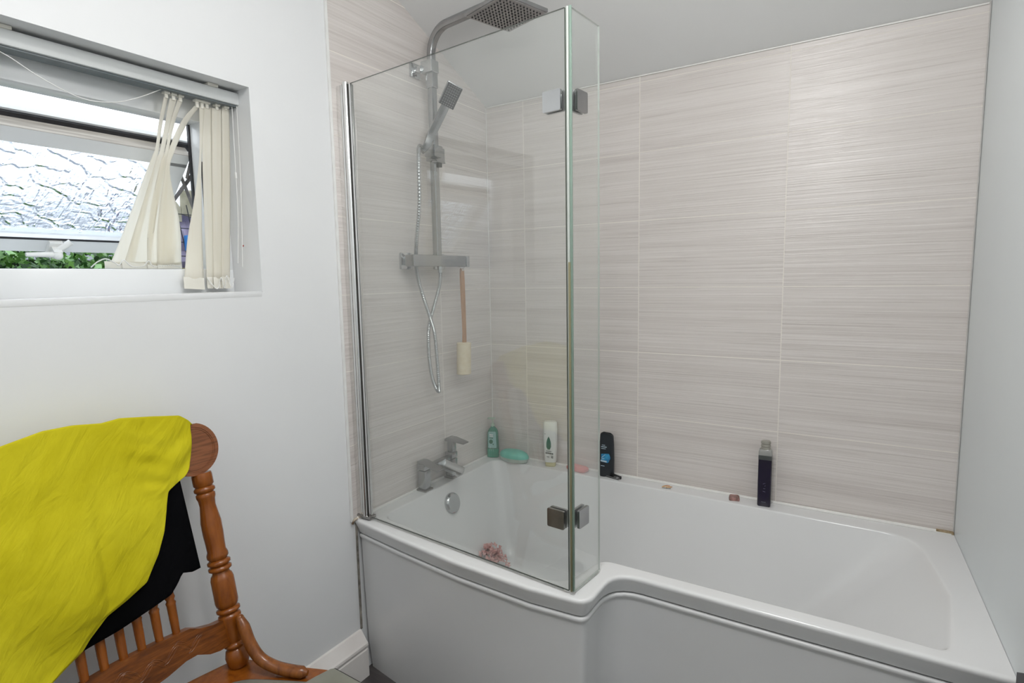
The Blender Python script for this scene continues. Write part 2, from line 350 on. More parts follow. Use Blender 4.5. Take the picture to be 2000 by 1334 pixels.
# same corner kinds in all rings so that they bridge one to one
for i in range(len(OUT)):
    r = max(OUT[i][2], 0)
    if INN[i][2] and not r: OUT[i] = (OUT[i][0], OUT[i][1], 1e-4)
    if not INN[i][2] and r: INN[i] = (*INN[i][:2], 1e-4); BOT[i] = (*BOT[i][:2], 1e-4)
    if INN[i][2] and not BOT[i][2]: BOT[i] = (*BOT[i][:2], 1e-4)
o_, i_, b_ = arc(OUT, 0), arc(INN, 0), arc(BOT, 0)
def inset(L, d):
    n = len(L); out = []
    for k in range(n):
        j = 1
        a = Vector(L[k - 1]) ; c = Vector(L[(k + 1) % n]); p = Vector(L[k])
        t_ = (c - a)
        nn = Vector((-t_.y, t_.x)).normalized() if t_.length > 1e-7 else Vector((0, 0))
        q = p + nn * d
        if p.x < .001: q.x = p.x; q.y = p.y + (d if p.y < -.01 else 0)
        elif p.x > 1.698 - SL * p.y: q.x = p.x; q.y = p.y + (d if -.75 < p.y < -.72 else 0)
        elif p.y > -.002: q.y = p.y
        out.append(tuple(q))
    return out
bath = thing('bathtub', 'white acrylic L-shaped shower bath against the tiled wall', 'bathtub', (0.85, -0.4, 0))
rings = [(inset(o_, a_), b__) for a_, b__ in ((.030, .511), (.023, .507), (.0195, .5075), (.0185, .511), (.0030, .547), (.0018, .552), (.0025, .5560), (.0050, .5588), (.0085, .560), (.014, .5602))]
def clampx(L): return [(min(max(x, 0.0005), 1.6995 - SL * y), min(y, -0.0005)) for x, y in L]
def lerp2(A, B, f): return [(p[0] * (1 - f) + q[0] * f, p[1] * (1 - f) + q[1] * f) for p, q in zip(A, B)]
rings = [(clampx(L), z) for L, z in rings]
rings.append((lerp2(o_, i_, 0.90), 0.5602)); rings.append((lerp2(o_, i_, 0.975), 0.560)); rings.append((i_, 0.5588))
for f, z in ((.008, .556), (.018, .551), (.035, .543), (.12, .505), (.3, .43), (.48, .355), (.62, .298), (.74, .254), (.84, .224), (.92, .205), (.97, .196), (1, .192)): rings.append((lerp2(i_, b_, f), z))
n = len(o_); mb = MB(); vs = []; fs = []
for L, z in rings: vs += [(x, y, z) for x, y in L]
for r in range(len(rings) - 1):
    for k in range(n): fs.append([r * n + k, r * n + (k + 1) % n, (r + 1) * n + (k + 1) % n, (r + 1) * n + k])
fs.append([(len(rings) - 1) * n + k for k in range(n)])
mb.add(vs, fs); mb.build('tub_shell', M['acrylic'], bath, ang=50)
# front panel, open line below the lip
fr = inset(o_, 0.022); front = [p for p in fr if p[1] < -0.70 and p[0] < 1.725]
front = [(0.004, -0.822)] + [p for p in front if p[0] > 0.02] + [(1.7285, -0.708)]
mb = MB(); vs = []; fs = []; m_ = len(front)
def off(d, z):
    out = []
    for k, p in enumerate(front):
        a = Vector(front[max(k - 1, 0)]); c = Vector(front[min(k + 1, m_ - 1)]); t_ = (c - a).normalized(); out.append((p[0] - t_.y * d * -1 * -1, p[1] + t_.x * d, z))
    return out
lev = [(0.012, 0.500), (-0.002, 0.503), (-0.0052, 0.5015), (-0.0065, 0.498), (-0.0055, 0.492), (-0.001, 0.486), (0.000, 0.480), (0.004, 0.30), (0.010, 0.10), (0.020, 0.0), (0.035, 0.0), (0.035, 0.500)]
for d, z in lev: vs += off(d, z)
for r in range(len(lev)):
    for k in range(m_ - 1):
        a, b = r * m_, ((r + 1) % len(lev)) * m_; fs.append([a + k, a + k + 1, b + k + 1, b + k])
mb.add(vs, fs); mb.build('front_panel', M['panel'], bath, ang=50)
ov = MB().lathe((0.076, -0.425, 0.482), (0.100, -0.425, 0.488), [(0, .040), (.55, .042), (.8, .040), (1, .034), (1.02, .001)], 32)
ov.build('overflow_cover', M['chrome'], bath)
dr = MB().lathe((0.33, -0.44, 0.192), (0.33, -0.44, 0.199), [(0, .034), (.7, .034), (1, .028), (1.05, .001)], 24); dr.build('waste_cover', M['chrome'], bath)
mb = MB()
mb.sweep([(0.0065, -0.84, 0.562), (0.0065, -0.42, 0.562), (0.0065, -0.008, 0.562)], 0.006, 8); mb.sweep([(0.007, -0.0065, 0.562), (0.85, -0.0065, 0.562), (1.693, -0.0065, 0.562)], 0.006, 8)
mb.build('sealant_bead', M['sealant'], bath)
mb = MB().sweep([(0.003, -0.858, 0.548), (0.006, -0.853, 0.560), (0.009, -0.83, 0.565), (0.018, -0.812, 0.566)], 0.004, 8); mb.build('stained_sealant_end', M['grime'], bath)

# ------------------------------------------------------------------ glass shower screen
scr = thing('shower_screen', 'clear glass L-shaped bath screen with chrome wall profile standing on the bath edge', 'shower screen', (0.45, -0.86, 0.56))
A = Vector((0.052, -0.818)); B = Vector((0.836, -0.892)); Dn = (B - A).normalized(); Nn = Vector((-Dn.y, Dn.x))
def slab(p, q, th, z0, z1, name, parent, m, me):
    d = (q - p).normalized(); nn = Vector((-d.y, d.x)) * th / 2; mb = MB()
    c = [p - nn, q - nn, q + nn, p + nn]; vs = [(x.x, x.y, z0) for x in c] + [(x.x, x.y, z1) for x in c]
    mb.add(vs, [[0, 1, 5, 4], [2, 3, 7, 6]]); mb.cur = 1; mb.add(vs, [[1, 2, 6, 5], [3, 0, 4, 7], [4, 5, 6, 7], [3, 2, 1, 0]])
    return mb.build(name, [m, me], parent, smooth=False)
M['edge_pale'] = mat('pale_polished_glass_edge', (0.50, 0.55, 0.51), 0.15, Transmission_Weight=0.3)
M['edge_dark'] = mat('dark_green_glass_edge', (0.10, 0.12, 0.10), 0.15)
slab(A, B - Dn * 0.004, 0.006, 0.569, 1.975, 'long_glass_panel', scr, M['glass'], M['edge_dark'])
Cc = Vector((0.856, -0.757)); B2 = Vector((0.8435, -0.886)); slab(B2, Cc, 0.005, 0.570, 1.975, 'short_glass_panel', scr, M['glass'], M['edge_pale'])
mb = MB().box((-0.0035, -0.0035, 0.571), (0.0035, 0.0035, 1.976), 0.0015); o = mb.build('pale_corner_seal', M['seal_clear']); o.location = (0.8380, -0.8920, 0); o.rotation_euler.z = math.radians(-35); put(o, scr)
o['label'] = 'cloudy pale green seal strip in the corner of the glass'
mb = MB().box((-0.003, -0.003, 0.571), (0.003, 0.003, 1.976), 0.001); o = mb.build('green_corner_edge', M['glass_edge']); o.location = (0.8455, -0.8925, 0); put(o, scr)
mb = MB().box((-0.0025, -0.0025, 0.571), (0.0025, 0.0025, 1.40), 0.001); o = mb.build('discoloured_seal', M['seal_brown']); o.location = (0.8415, -0.8965, 0); put(o, scr)
# wall channel and hinge tube
mb = MB().box((0.0, -0.832, 0.572), (0.028, -0.806, 1.972), 0.002); mb.build('wall_channel', M['alu'], scr)
mb = MB().lathe((0.036, -0.826, 0.574), (0.036, -0.826, 1.978), [(0, .001), (0, .0095), (1, .0095), (1, .001)], 20); mb.build('hinge_tube', M['alu'], scr)
mb = MB().box((0.044, -0.826, 0.576), (0.058, -0.812, 1.972), 0.003); mb.build('glass_clamp_strip', M['alu'], scr)
mb = MB().box((0.0290, -0.8335, 0.576), (0.0305, -0.812, 1.972)); mb.box((0.0582, -0.8255, 0.576), (0.0588, -0.8245, 1.972)); mb.box((0.0455, -0.829, 0.576), (0.0468, -0.820, 1.972)); mb.build('profile_dark_strips', M['dark_line'], scr)  # thin dark strips between the parts of the wall profile
mb = MB().box((0.0, -0.835, 0.566), (0.062, -0.803, 0.576), 0.003); mb.build('channel_end_cap', M['chrome_d'], scr)
def hinge(zc, m1, m2):
    h = MB(); a = B - Dn * 0.062; b = B - Dn * 0.012
    for s_, mm in ((-1, m1), (1, m2)):
        pass
    th = 0.006
    def plate(p, q, side, m, nm, par):
        d = (q - p).normalized(); nn = Vector((-d.y, d.x)) * side; mb = MB()
        L = (q - p).length; P = arc([(0, -0.024, .004), (L, -0.024, .004), (L, 0.024, .004), (0, 0.024, .004)], 0, 3)
        mb.prism(P, lambda u, v, w_: (p.x + d.x * u + nn.x * w_, p.y + d.y * u + nn.y * w_, zc + v), 0.0035, 0.0105)
        return mb.build(nm, m, par)
    root = plate(a, b, -1, m1, 'hinge_plate', scr)
    plate(a, b, 1, m2, 'hinge_plate', scr)
    d2 = (Cc - B2).normalized(); p = B2 + d2 * 0.010; q = B2 + d2 * 0.058
    plate(p, q, -1, m2, 'hinge_plate', scr); plate(p, q, 1, m2, 'hinge_plate', scr)
hinge(1.775, M['chrome'], M['chrome_s']); hinge(0.755, M['chrome_d'], M['chrome_s'])
mb = MB(); mb.box((0, -0.002, 0), ((B - A).length - 0.02, 0.002, 0.003), 0.0005); o = mb.build('bottom_seal', M['seal_clear']); o.location = (A.x, A.y, 0.566); o.rotation_euler.z = math.atan2(Dn.y, Dn.x); put(o, scr)
mb = MB(); mb.box((0, -0.002, 0), (0.125, 0.002, 0.003), 0.0005); o = mb.build('bottom_seal', M['seal_clear']); o.location = (B2.x, B2.y, 0.565); o.rotation_euler.z = math.atan2((Cc - B2).y, (Cc - B2).x); put(o, scr)

# ------------------------------------------------------------------ shower column
RY = -0.442
sh = thing('shower_mixer_column', 'chrome square rail shower with rain head and hand shower on the tiled wall', 'shower', (0.0, RY, 1.43))
SX = 0.068
HC = Vector((0.424, -0.495)); HZ = 2.200
dirA = (HC - Vector((SX, RY))).normalized()
mb = MB().sweep([(SX, RY, 1.44), (SX, RY, 1.8), (SX, RY, 2.13)], 0.0125, sect=RSQ, up=(dirA.x, dirA.y, 0)); mb.build('riser_rail', M['chrome_s'], sh)
pth = [(SX, RY, 2.10)]; R_ = 0.085; top = 2.252
for k in range(0, 13):
    a = math.pi / 2 * k / 12; u = R_ * (1 - math.cos(a)); pth.append((SX + dirA.x * u, RY + dirA.y * u, top - R_ + R_ * math.sin(a)))
pth += [(SX + dirA.x * u, RY + dirA.y * u, top) for u in (0.2, 0.3, 0.385)]
mb = MB().sweep(pth, 0.0120, sect=RSQ, up=(dirA.x, dirA.y, 0)); mb.build('shower_arm', M['chrome_s'], sh, ang=50)
# rain head
rot = Matrix.Translation((HC.x, HC.y, HZ)) @ Matrix.Rotation(math.radians(-17), 4, 'Z')
mb = MB().box((-0.095, -0.095, 0.001), (0.095, 0.095, 0.013), 0.002, rot); mb.lathe((HC.x, HC.y, HZ + 0.01), (HC.x, HC.y, top - 0.008), [(0, .03), (.3, .022), (.6, .014), (1, .014)], 20)
head = mb.build('rain_head', M['chrome_s'], sh)
mb = MB().box((-0.090, -0.090, -0.0012), (0.090, 0.090, 0.0015), 0.0, rot); mb.build('rain_head_face', M['face'], head)
mb = MB()
for i in range(12):
    for j in range(12):
        c = rot @ Vector((-0.077 + i * 0.014, -0.077 + j * 0.014, -0.001)); mb.lathe(c, c + Vector((0, 0, -0.0035)), [(0, .0028), (.6, .0026), (1, .0020)], 8)
o = mb.build('rain_nozzles', M['nozzle'], head); o['kind'] = 'stuff'
# wall bracket
mb = MB().box((0.0, -0.487, 2.095), (0.010, -0.437, 2.145), 0.002); mb.box((0.010, -0.472, 2.110), (0.040, -0.452, 2.130), 0.002)
mb.box((0.034, -0.4635, 2.105), (0.086, -0.4215, 2.148), 0.003); mb.build('wall_bracket', M['chrome'], sh)
mb = MB().box((0.052, RY - 0.015, 2.052), (0.084, RY + 0.015, 2.112), 0.002); mb.build('bracket_sleeve', M['chrome_s'], sh)
# slider
zc = 1.820
mb = MB().box((0.048, RY - 0.024, zc - 0.026), (0.094, RY + 0.030, zc + 0.022), 0.003); mb.box((0.084, RY - 0.074, zc - 0.024), (0.130, RY - 0.026, zc + 0.016), 0.004)
mb.box((0.074, RY - 0.022, zc - 0.033), (0.098, RY + 0.026, zc - 0.026), 0.001)
sl = mb.build('slider_holder', M['chrome_s'], sh); mb = MB().lathe((0.085, RY + 0.008, zc - 0.026), (0.085, RY + 0.008, zc - 0.046), [(0, .009), (1, .009)], 14); mb.build('lock_knob', M['nozzle'], sl)
# hand shower
p0 = Vector((0.120, -0.577, 1.797)); zaf = -Fv
hc = Vector((0.152, -0.442, 2.012))
xax = (Rv * .051 - Uv * .0165 + Fv * .03).normalized(); yax = (Rv * .038 + Uv * .062 - Fv * .03); yax = (yax - xax * yax.dot(xax)).normalized(); zax = xax.cross(yax)
hm = Matrix(((xax.x, yax.x, zax.x, hc.x), (xax.y, yax.y, zax.y, hc.y), (xax.z, yax.z, zax.z, hc.z), (0, 0, 0, 1)))
e_ = hc - yax * .050 - zax * .010
mb = MB().sweep(bez([(0.120, -0.572, 1.803), (0.121, -0.545, 1.828), (0.123, -0.526, 1.862), tuple(Vector((0.123, -0.526, 1.862)).lerp(e_, .38)), tuple(Vector((0.123, -0.526, 1.862)).lerp(e_, .74)), tuple(e_ + yax * .010)], 5), [0.010 + 0.005 * min(1, k / 12) for k in range(26)], sect=[(a * .62, b) for a, b in RSQ], up=(1, -0.6, 0.2)); hs = mb.build('hand_shower', M['chrome_s'], sh)
mb = MB().sweep(bez([(0.119, -0.566, 1.812), (0.119, -0.578, 1.822), (0.119, -0.588, 1.815), (0.119, -0.592, 1.795)], 4), .0045, 8); mb.build('hose_elbow', M['chrome_d'], hs)
mb = MB().box((-0.030, -0.040, -0.012), (0.030, 0.042, 0.0), 0.003, hm); mb.build('hand_shower_head', M['chrome'], hs)
mb = MB().box((-0.0285, -0.0385, -0.001), (0.0285, 0.0385, 0.0014), 0.0, hm); mb.build('spray_face', noisy('dark_spray_plate', (0.008, 0.008, 0.009), (0.016, 0.016, 0.018), 20, 0.6, spec=0.05), hs)
mb = MB()
for i in range(6):
    for j in range(9):
        c = hm @ Vector((-0.020 + i * 0.008, -0.034 + j * 0.0085, 0.001)); mb.lathe(c, c + zax * 0.0022, [(0, .0014), (1, .001)], 6)
o = mb.build('spray_nozzles', M['nozzle_g'], hs); o['kind'] = 'stuff'
# mixer bar
zb = 1.432
mb = MB().box((0.048, -0.598, zb - 0.021), (0.090, -0.292, zb + 0.021), 0.004); bar = mb.build('mixer_bar', M['chrome_s'], sh)
mb = MB().box((0.050, -0.6000, zb - 0.019), (0.088, -0.594, zb + 0.019), 0.001); mb.build('bar_end_cap', M['chrome_d'], bar)
mb = MB().box((0.047, -0.290, zb - 0.022), (0.091, -0.270, zb + 0.022), 0.003); mb.build('control_knob', M['chrome'], bar)
for yy in (-0.548, -0.360):
    mb = MB().box((0.0, yy - 0.030, zb - 0.030), (0.012, yy + 0.030, zb + 0.030), 0.003); mb.box((0.012, yy - 0.016, zb - 0.016), (0.05, yy + 0.016, zb + 0.016), 0.002); mb.build('wall_plate', M['chrome'], sh)
mb = MB().lathe((0.069, -0.430, zb - 0.020), (0.069, -0.430, zb - 0.044), [(0, .011), (.5, .011), (.55, .009), (1, .009)], 16); mb.build('hose_outlet', M['chrome'], sh)
# corrugated hose
hp = bez([(0.119, -0.584, 1.812), (0.118, -0.588, 1.770), (0.105, -0.578, 1.62), (0.070, -0.560, 1.50), (0.030, -0.521, 1.43), (0.034, -0.520, 1.38), (0.055, -0.520, 1.31), (0.066, -0.495, 1.224), (0.072, -0.480, 1.165), (0.072, -0.470, 1.066), (0.072, -0.464, 0.960), (0.069, -0.462, 0.938), (0.062, -0.468, 0.950), (0.056, -0.484, 1.00), (0.055, -0.496, 1.09), (0.057, -0.493, 1.186), (0.063, -0.467, 1.26), (0.068, -0.438, 1.336), (0.069, -0.430, 1.385), (0.069, -0.430, zb - 0.04)], 56)
mb = MB().sweep(hp, [0.0074 if k % 4 < 2 else 0.0060 for k in range(len(hp))], 10); mb.build('corrugated_hose', M['chrome'], sh, ang=80)

# ------------------------------------------------------------------ bath taps
tp = thing('bath_mixer_tap', 'chrome square bath filler tap with two pillars on the bath rim', 'tap', (0.03, -0.43, 0.56))
def pillar(yy, lever):
    mb = MB().box((0.008, yy - 0.024, 0.560), (0.056, yy + 0.024, 0.567), 0.002); mb.build('pillar_base', M['chrome_d'], tp)
    mb = MB().box((0.014, yy - 0.018, 0.567), (0.050, yy + 0.018, 0.640), 0.003); mb.build('tap_pillar', M['chrome_s'], tp)
    mb = MB().box((0.013, yy - 0.019, 0.642), (0.051, yy + 0.019, 0.668), 0.004); h = mb.build('tap_head', M['chrome_s'], tp)
pillar(-0.520, 0); pillar(-0.352, 1)
mb = MB().box((0.018, -0.502, 0.634), (0.046, -0.370, 0.654), 0.004); mb.build('cross_body', M['chrome_s'], tp)
# lever of the near pillar lies forward, lever of the far one stands up and points to the room
mb = MB().prism([(0.012, 0.668), (0.050, 0.668), (0.052, 0.664), (0.118, 0.648), (0.120, 0.652), (0.05, 0.674), (0.030, 0.678), (0.012, 0.676)], lambda u, v, d: (u * 0.9 + 0.004, d, v), -0.539, -0.501); mb.build('tap_lever', M['chrome_s'], tp)
mb = MB().box((0.022, -0.364, 0.668), (0.050, -0.340, 0.712), 0.002); mb.build('lever_stem', M['chrome_s'], tp)
mb = MB().prism([(0.014, 0.712), (0.014, 0.720), (0.024, 0.727), (0.050, 0.727), (0.108, 0.714), (0.108, 0.710), (0.05, 0.714), (0.040, 0.712)], lambda u, v, d: (u, d, v), -0.370, -0.334); mb.build('tap_lever', M['chrome_s'], tp)
# open waterfall spout
mb = MB(); prof = [(-0.026, 0.012), (-0.022, -0.002), (-0.012, -0.010), (0.012, -0.010), (0.022, -0.002), (0.026, 0.012), (0.023, 0.012), (0.018, 0.001), (0.010, -0.006), (-0.010, -0.006), (-0.018, 0.001), (-0.023, 0.012)]
mb.prism(prof, lambda u, v, d: (d, -0.434 + u * 1.2, 0.640 + v * 1.1 - (d - 0.04) * 0.22), 0.038, 0.138); mb.build('waterfall_spout', M['chrome'], tp)

# ------------------------------------------------------------------ back brush hanging from the mixer bar
bb = thing('back_scrubber', 'wooden handled back sponge hanging by a cord from the shower valve', 'back brush', (0.065, -0.285, 1.405))
zz = [1.405, 1.395, 1.36, 1.30, 1.22, 1.15, 1.110, 1.06]; wv = [0.006, 0.0095, 0.0105, 0.0100, 0.0085, 0.0075, 0.0085, 0.008]; yv = [-0.2865, -0.2865, -0.2855, -0.284, -0.282, -0.281, -0.2825, -0.284]
mb = MB(); L = [(y - w_, z) for y, z, w_ in zip(yv, zz, wv)] + [(y + w_, z) for y, z, w_ in list(zip(yv, zz, wv))[::-1]]
mb.prism(L, lambda u, v, d: (d, u, v), 0.058, 0.067); mb.build('wooden_handle', noisy('pale_wood', (0.40, 0.21, 0.10), (0.50, 0.28, 0.15), 8, 0.5, stretch=(8, 8, 1)), bb)
mb = MB().lathe((0.064, -0.288, 1.108), (0.064, -0.293, 0.978), [(0, .002), (.005, .027), (.02, .030), (.5, .030), (.98, .030), (.995, .027), (1, .002)], 20, 1.08, 0.9)
mb.build('sponge_roll', noisy('cream_sponge', (0.70, 0.60, 0.42), (0.76, 0.68, 0.52), 60, 0.9, 0.5), bb)
mb = MB().sweep(bez([(0.068, -0.300, 1.411), (0.068, -0.292, 1.404), (0.068, -0.2865, 1.396), (0.068, -0.281, 1.404), (0.068, -0.276, 1.411)], 5), 0.0012, 6); mb.build('hanging_cord', M['plastic_w'], bb)

# ------------------------------------------------------------------ things on the bath edge
RZ = 0.5605
M['green_liq'] = mat('clear_green_bottle', (0.10, 0.42, 0.30), 0.12, Transmission_Weight=0.55, IOR=1.33)
M['green_dk'] = noisy('dark_green_print', (0.004, 0.10, 0.05), (0.01, 0.14, 0.07), 30, 0.4)
M['mint'] = noisy('mint_plastic', (0.14, 0.52, 0.42), (0.17, 0.56, 0.46), 5, 0.35)
M['teal_label'] = noisy('pale_teal_label', (0.27, 0.46, 0.44), (0.32, 0.52, 0.50), 8, 0.4)
# frame for a bottle: local x = right as seen, y = away, placed with a turn
def rb(w_, d_, r, k=4): return arc([(-w_, -d_, r), (w_, -d_, r), (w_, d_, r), (-w_, d_, r)], 0, k)
def loft(mb, secs, m4=None, cap=True):
    """secs: list of (z, [(x,y)...])"""
    n = len(secs[0][1]); vs = []
    for z, L in secs:
        for x, y in L: v = Vector((x, y, z)); vs.append(m4 @ v if m4 else v)
    fs = [[i * n + k, i * n + (k + 1) % n, (i + 1) * n + (k + 1) % n, (i + 1) * n + k] for i in range(len(secs) - 1) for k in range(n)]
    if cap: fs += [list(range(n))[::-1], [(len(secs) - 1) * n + k for k in range(n)]]
    return mb.add(vs, fs)
def plate2(mb, m4, pts, y, th=0.0005):
    return mb.prism(pts, lambda u, v, d: tuple(m4 @ Vector((u, d, v))), y, y - th)
def T(x, y, deg, z=RZ): return Matrix.Translation((x, y, z)) @ Matrix.Rotation(math.radians(deg), 4, 'Z')
def bars(mb, m4, L, y):
    for (x0, z0, x1, z1, h) in L: plate2(mb, m4, [(x0, z0), (x1, z1), (x1, z1 + h), (x0, z0 + h)], y)
def oval(cx, cz, rx, rz, n=18): return [(cx + rx * math.cos(2 * math.pi * k / n), cz + rz * math.sin(2 * math.pi * k / n)) for k in range(n)]

gb = thing('hand_wash_bottle', 'clear green pump bottle in the far left corner of the bath rim', 'bottle', (0.034, -0.050, RZ)); m4 = T(0.034, -0.050, 22)
mb = loft(MB(), [(0, rb(.022, .014, .010)), (.004, rb(.0255, .017, .012)), (.06, rb(.0255, .0165, .012)), (.115, rb(.0235, .015, .012)), (.128, rb(.018, .012, .010)), (.136, rb(.010, .009, .006)), (.142, rb(.008, .008, .005))], m4); mb.build('bottle_body', M['green_liq'], gb)
mb = loft(MB(), [(0.002, rb(.0262, .0177, .012)), (.040, rb(.0262, .0175, .012))], m4, False); mb.build('dark_green_base_band', noisy('green_liquid', (0.02, 0.22, 0.13), (0.05, 0.32, 0.22), 8, 0.2), gb)
mb = MB(); plate2(mb, m4, arc([(-.019, .045, .004), (.019, .045, .004), (.017, .120, .004), (-.017, .120, .004)], 0, 3), -.0172, .0006); mb.build('front_label', M['teal_label'], gb)
mb = MB(); plate2(mb, m4, oval(-.006, .074, .009, .010), -.0181); plate2(mb, m4, oval(.004, .062, .003, .003), -.0181); bars(mb, m4, [(-.014, .089, .004, .088, .004)], -.0181); mb.build('label_print', M['green_dk'], gb)
mb = MB(); bars(mb, m4, [(-.012, .104, .004, .103, .004), (-.010, .097, .005, .096, .003), (-.012, .030, -.008, .052, .003), (-.004, .030, -.001, .046, .003), (.004, .028, .006, .045, .003)], -.0185); mb.build('label_print', M['plastic_w'], gb)
mb = MB(); a_ = m4 @ Vector((0, 0, .140)); mb.lathe(a_, a_ + Vector((0, 0, .014)), [(0, .009), (1, .008)], 14); mb.lathe(a_ + Vector((0, 0, .014)), a_ + Vector((0, 0, .036)), [(0, .003), (1, .003)], 10); mb.box((-.022, -.006, .174), (.012, .006, .181), .002, m4); mb.build('pump', noisy('pale_green_pump', (0.42, 0.52, 0.42), (0.48, 0.58, 0.48), 9, 0.35), gb)

sd = thing('soap_box', 'rounded mint green soap box on the bath rim beside the pump bottle', 'soap box', (0.145, -0.065, RZ)); m4 = T(0.150, -0.058, -3)
def ov2(rx, ry, n=28): return [(rx * math.cos(2 * math.pi * k / n), ry * math.sin(2 * math.pi * k / n)) for k in range(n)]
loft(mb := MB(), [(0, ov2(.056, .030)), (.004, ov2(.066, .036)), (.018, ov2(.072, .039)), (.020, ov2(.073, .040))], m4); mb.build('soap_box_tray', noisy('pale_box_base', (0.40, 0.52, 0.48), (0.50, 0.58, 0.52), 12, 0.3), sd)
loft(mb := MB(), [(.0202, ov2(.073, .040)), (.029, ov2(.0725, .0395)), (.040, ov2(.064, .034)), (.047, ov2(.048, .025)), (.049, ov2(.024, .012))], m4); mb.build('soap_box_lid', M['mint'], sd)

wbt = thing('conditioner_bottle', 'white upside-down bottle with a green drop emblem on the bath rim', 'bottle', (0.322, -0.04, RZ)); m4 = T(0.322, -0.040, 20) @ Matrix.Diagonal((1.16, 1.05, 1.20, 1))
loft(mb := MB(), [(.016, rb(.0195, .012, .010)), (.020, rb(.0215, .0135, .011)), (.08, rb(.025, .016, .013)), (.135, rb(.0262, .017, .014)), (.158, rb(.025, .016, .013)), (.163, rb(.021, .013, .011))], m4); mb.build('bottle_body', noisy('white_bottle', (0.74, 0.76, 0.72), (0.80, 0.81, 0.78), 6, 0.3), wbt)
loft(mb := MB(), [(0, rb(.016, .010, .008)), (.003, rb(.019, .012, .010)), (.012, rb(.0195, .0125, .010)), (.016, rb(.018, .011, .009))], m4); mb.build('yellow_flip_cap', noisy('yellowish_clear_cap', (0.52, 0.48, 0.22), (0.60, 0.56, 0.36), 20, 0.25), wbt)
mb = MB(); drop = [(0, .112), (.005, .102), (.0085, .088), (.0085, .074), (.004, .065), (-.004, .065), (-.0085, .074), (-.0085, .088), (-.005, .102)]
plate2(mb, m4, [(x - .004, z) for x, z in drop], -.0168, .0008); mb.build('green_drop_emblem', M['green_dk'], wbt)
mb = MB(); bars(mb, m4, [(-.020, .120, .010, .117, .0012), (-.006, .117, -.003, .125, .0012), (-.014, .058, .006, .056, .002), (-.016, .049, -.010, .049, .005), (-.009, .049, -.003, .048, .005), (-.002, .048, .004, .047, .005), (.005, .047, .012, .046, .005), (.004, .034, .012, .033, .003), (.004, .039, .012, .038, .003), (-.012, .037, -.002, .036, .002)], -.0160)
mb.build('label_print', noisy('grey_print', (0.06, 0.08, 0.06), (0.10, 0.12, 0.10), 20, 0.5), wbt)

ps = thing('soap_bar', 'used pink soap bar on the bath rim behind the glass corner', 'soap', (0.438, -0.035, RZ)); m4 = T(0.446, -0.034, -10) @ Matrix.Diagonal((1.25, 1.15, 1.2, 1))
loft(mb := MB(), [(0, rb(.034, .017, .012)), (.004, rb(.038, .020, .014)), (.011, rb(.038, .020, .014)), (.016, rb(.033, .016, .012)), (.018, rb(.024, .010, .008))], m4)
mb.build('soap_body', noisy('pink_soap', (0.62, 0.16, 0.17), (0.74, 0.30, 0.28), 14, 0.35, 0.2), ps)

db = thing('dark_shower_gel', 'black shower gel bottle with a blue label patch beside the screen edge', 'bottle', (0.578, -0.032, RZ)); m4 = T(0.578, -0.036, 16) @ Matrix.Diagonal((1.28, 1.2, 1.02, 1))
loft(mb := MB(), [(0, rb(.0205, .011, .009)), (.005, rb(.023, .0135, .011)), (.07, rb(.0235, .014, .011)), (.13, rb(.0225, .0135, .011)), (.160, rb(.021, .012, .010))], m4)
vs = [m4 @ Vector((x, y, .160 + .018 * (1 - ((x - (-.004)) / .026) ** 2) * (0.9 if abs(x) < .02 else .6))) for x, y in rb(.0205, .0118, .010)]; n0 = len(vs); mb.add(vs, [list(range(n0))])
vs2 = [m4 @ Vector((x, y, .160)) for x, y in rb(.021, .012, .010)]; mb.add(vs2 + vs, [[k, (k + 1) % n0, n0 + (k + 1) % n0, n0 + k] for k in range(n0)])
mb.build('bottle_body', noisy('black_bottle', (0.010, 0.014, 0.018), (0.018, 0.022, 0.028), 8, 0.35), db)
mb = MB(); plate2(mb, m4, arc([(-.016, .062, .003), (.005, .058, .003), (.013, .078, .004), (.008, .096, .003), (-.016, .094, .002)], 0, 3), -.0148, .0006); mb.build('blue_label_patch', noisy('blue_print', (0.02, 0.17, 0.38), (0.05, 0.35, 0.60), 90, 0.4), db)
mb = MB(); bars(mb, m4, [(-.018, .064, .001, .060, .006), (-.015, .078, -.004, .090, .002), (-.015, .074, -.006, .074, .002), (-.016, .122, .001, .120, .003), (-.014, .129, -.004, .128, .002), (-.016, .115, -.002, .114, .002), (-.017, .046, -.006, .044, .002)], -.0156); mb.build('label_print', noisy('pale_blue_print', (0.45, 0.58, 0.66), (0.62, 0.72, 0.78), 40, 0.4), db)

rz = thing('nail_clipper', 'silver nail clipper with a black lever at the foot of the dark bottle', 'nail clipper', (0.605, -0.050, RZ)); m4 = T(0.604, -0.052, -14)
mb = MB().box((-.036, -.005, 0), (.036, .005, .0025), .001, m4); mb.box((-.036, -.005, .005), (.036, .005, .0075), .001, m4); mb.box((-.038, -.006, 0), (-.032, .006, .0075), .001, m4); mb.build('clipper_jaws', M['chrome'], rz)
mb = MB().prism([(-.030, .008), (.036, .010), (.038, .004), (.042, .004), (.042, .014), (-.02, .019)], lambda u, v, d: tuple(m4 @ Vector((u, d, v))), .002, .010); mb.build('lever', M['nozzle'], rz)
mb = MB().lathe(m4 @ Vector((.028, 0, .006)), m4 @ Vector((.028, 0, .013)), [(0, .004), (1, .003)], 10); mb.build('rivet', M['chrome'], rz)

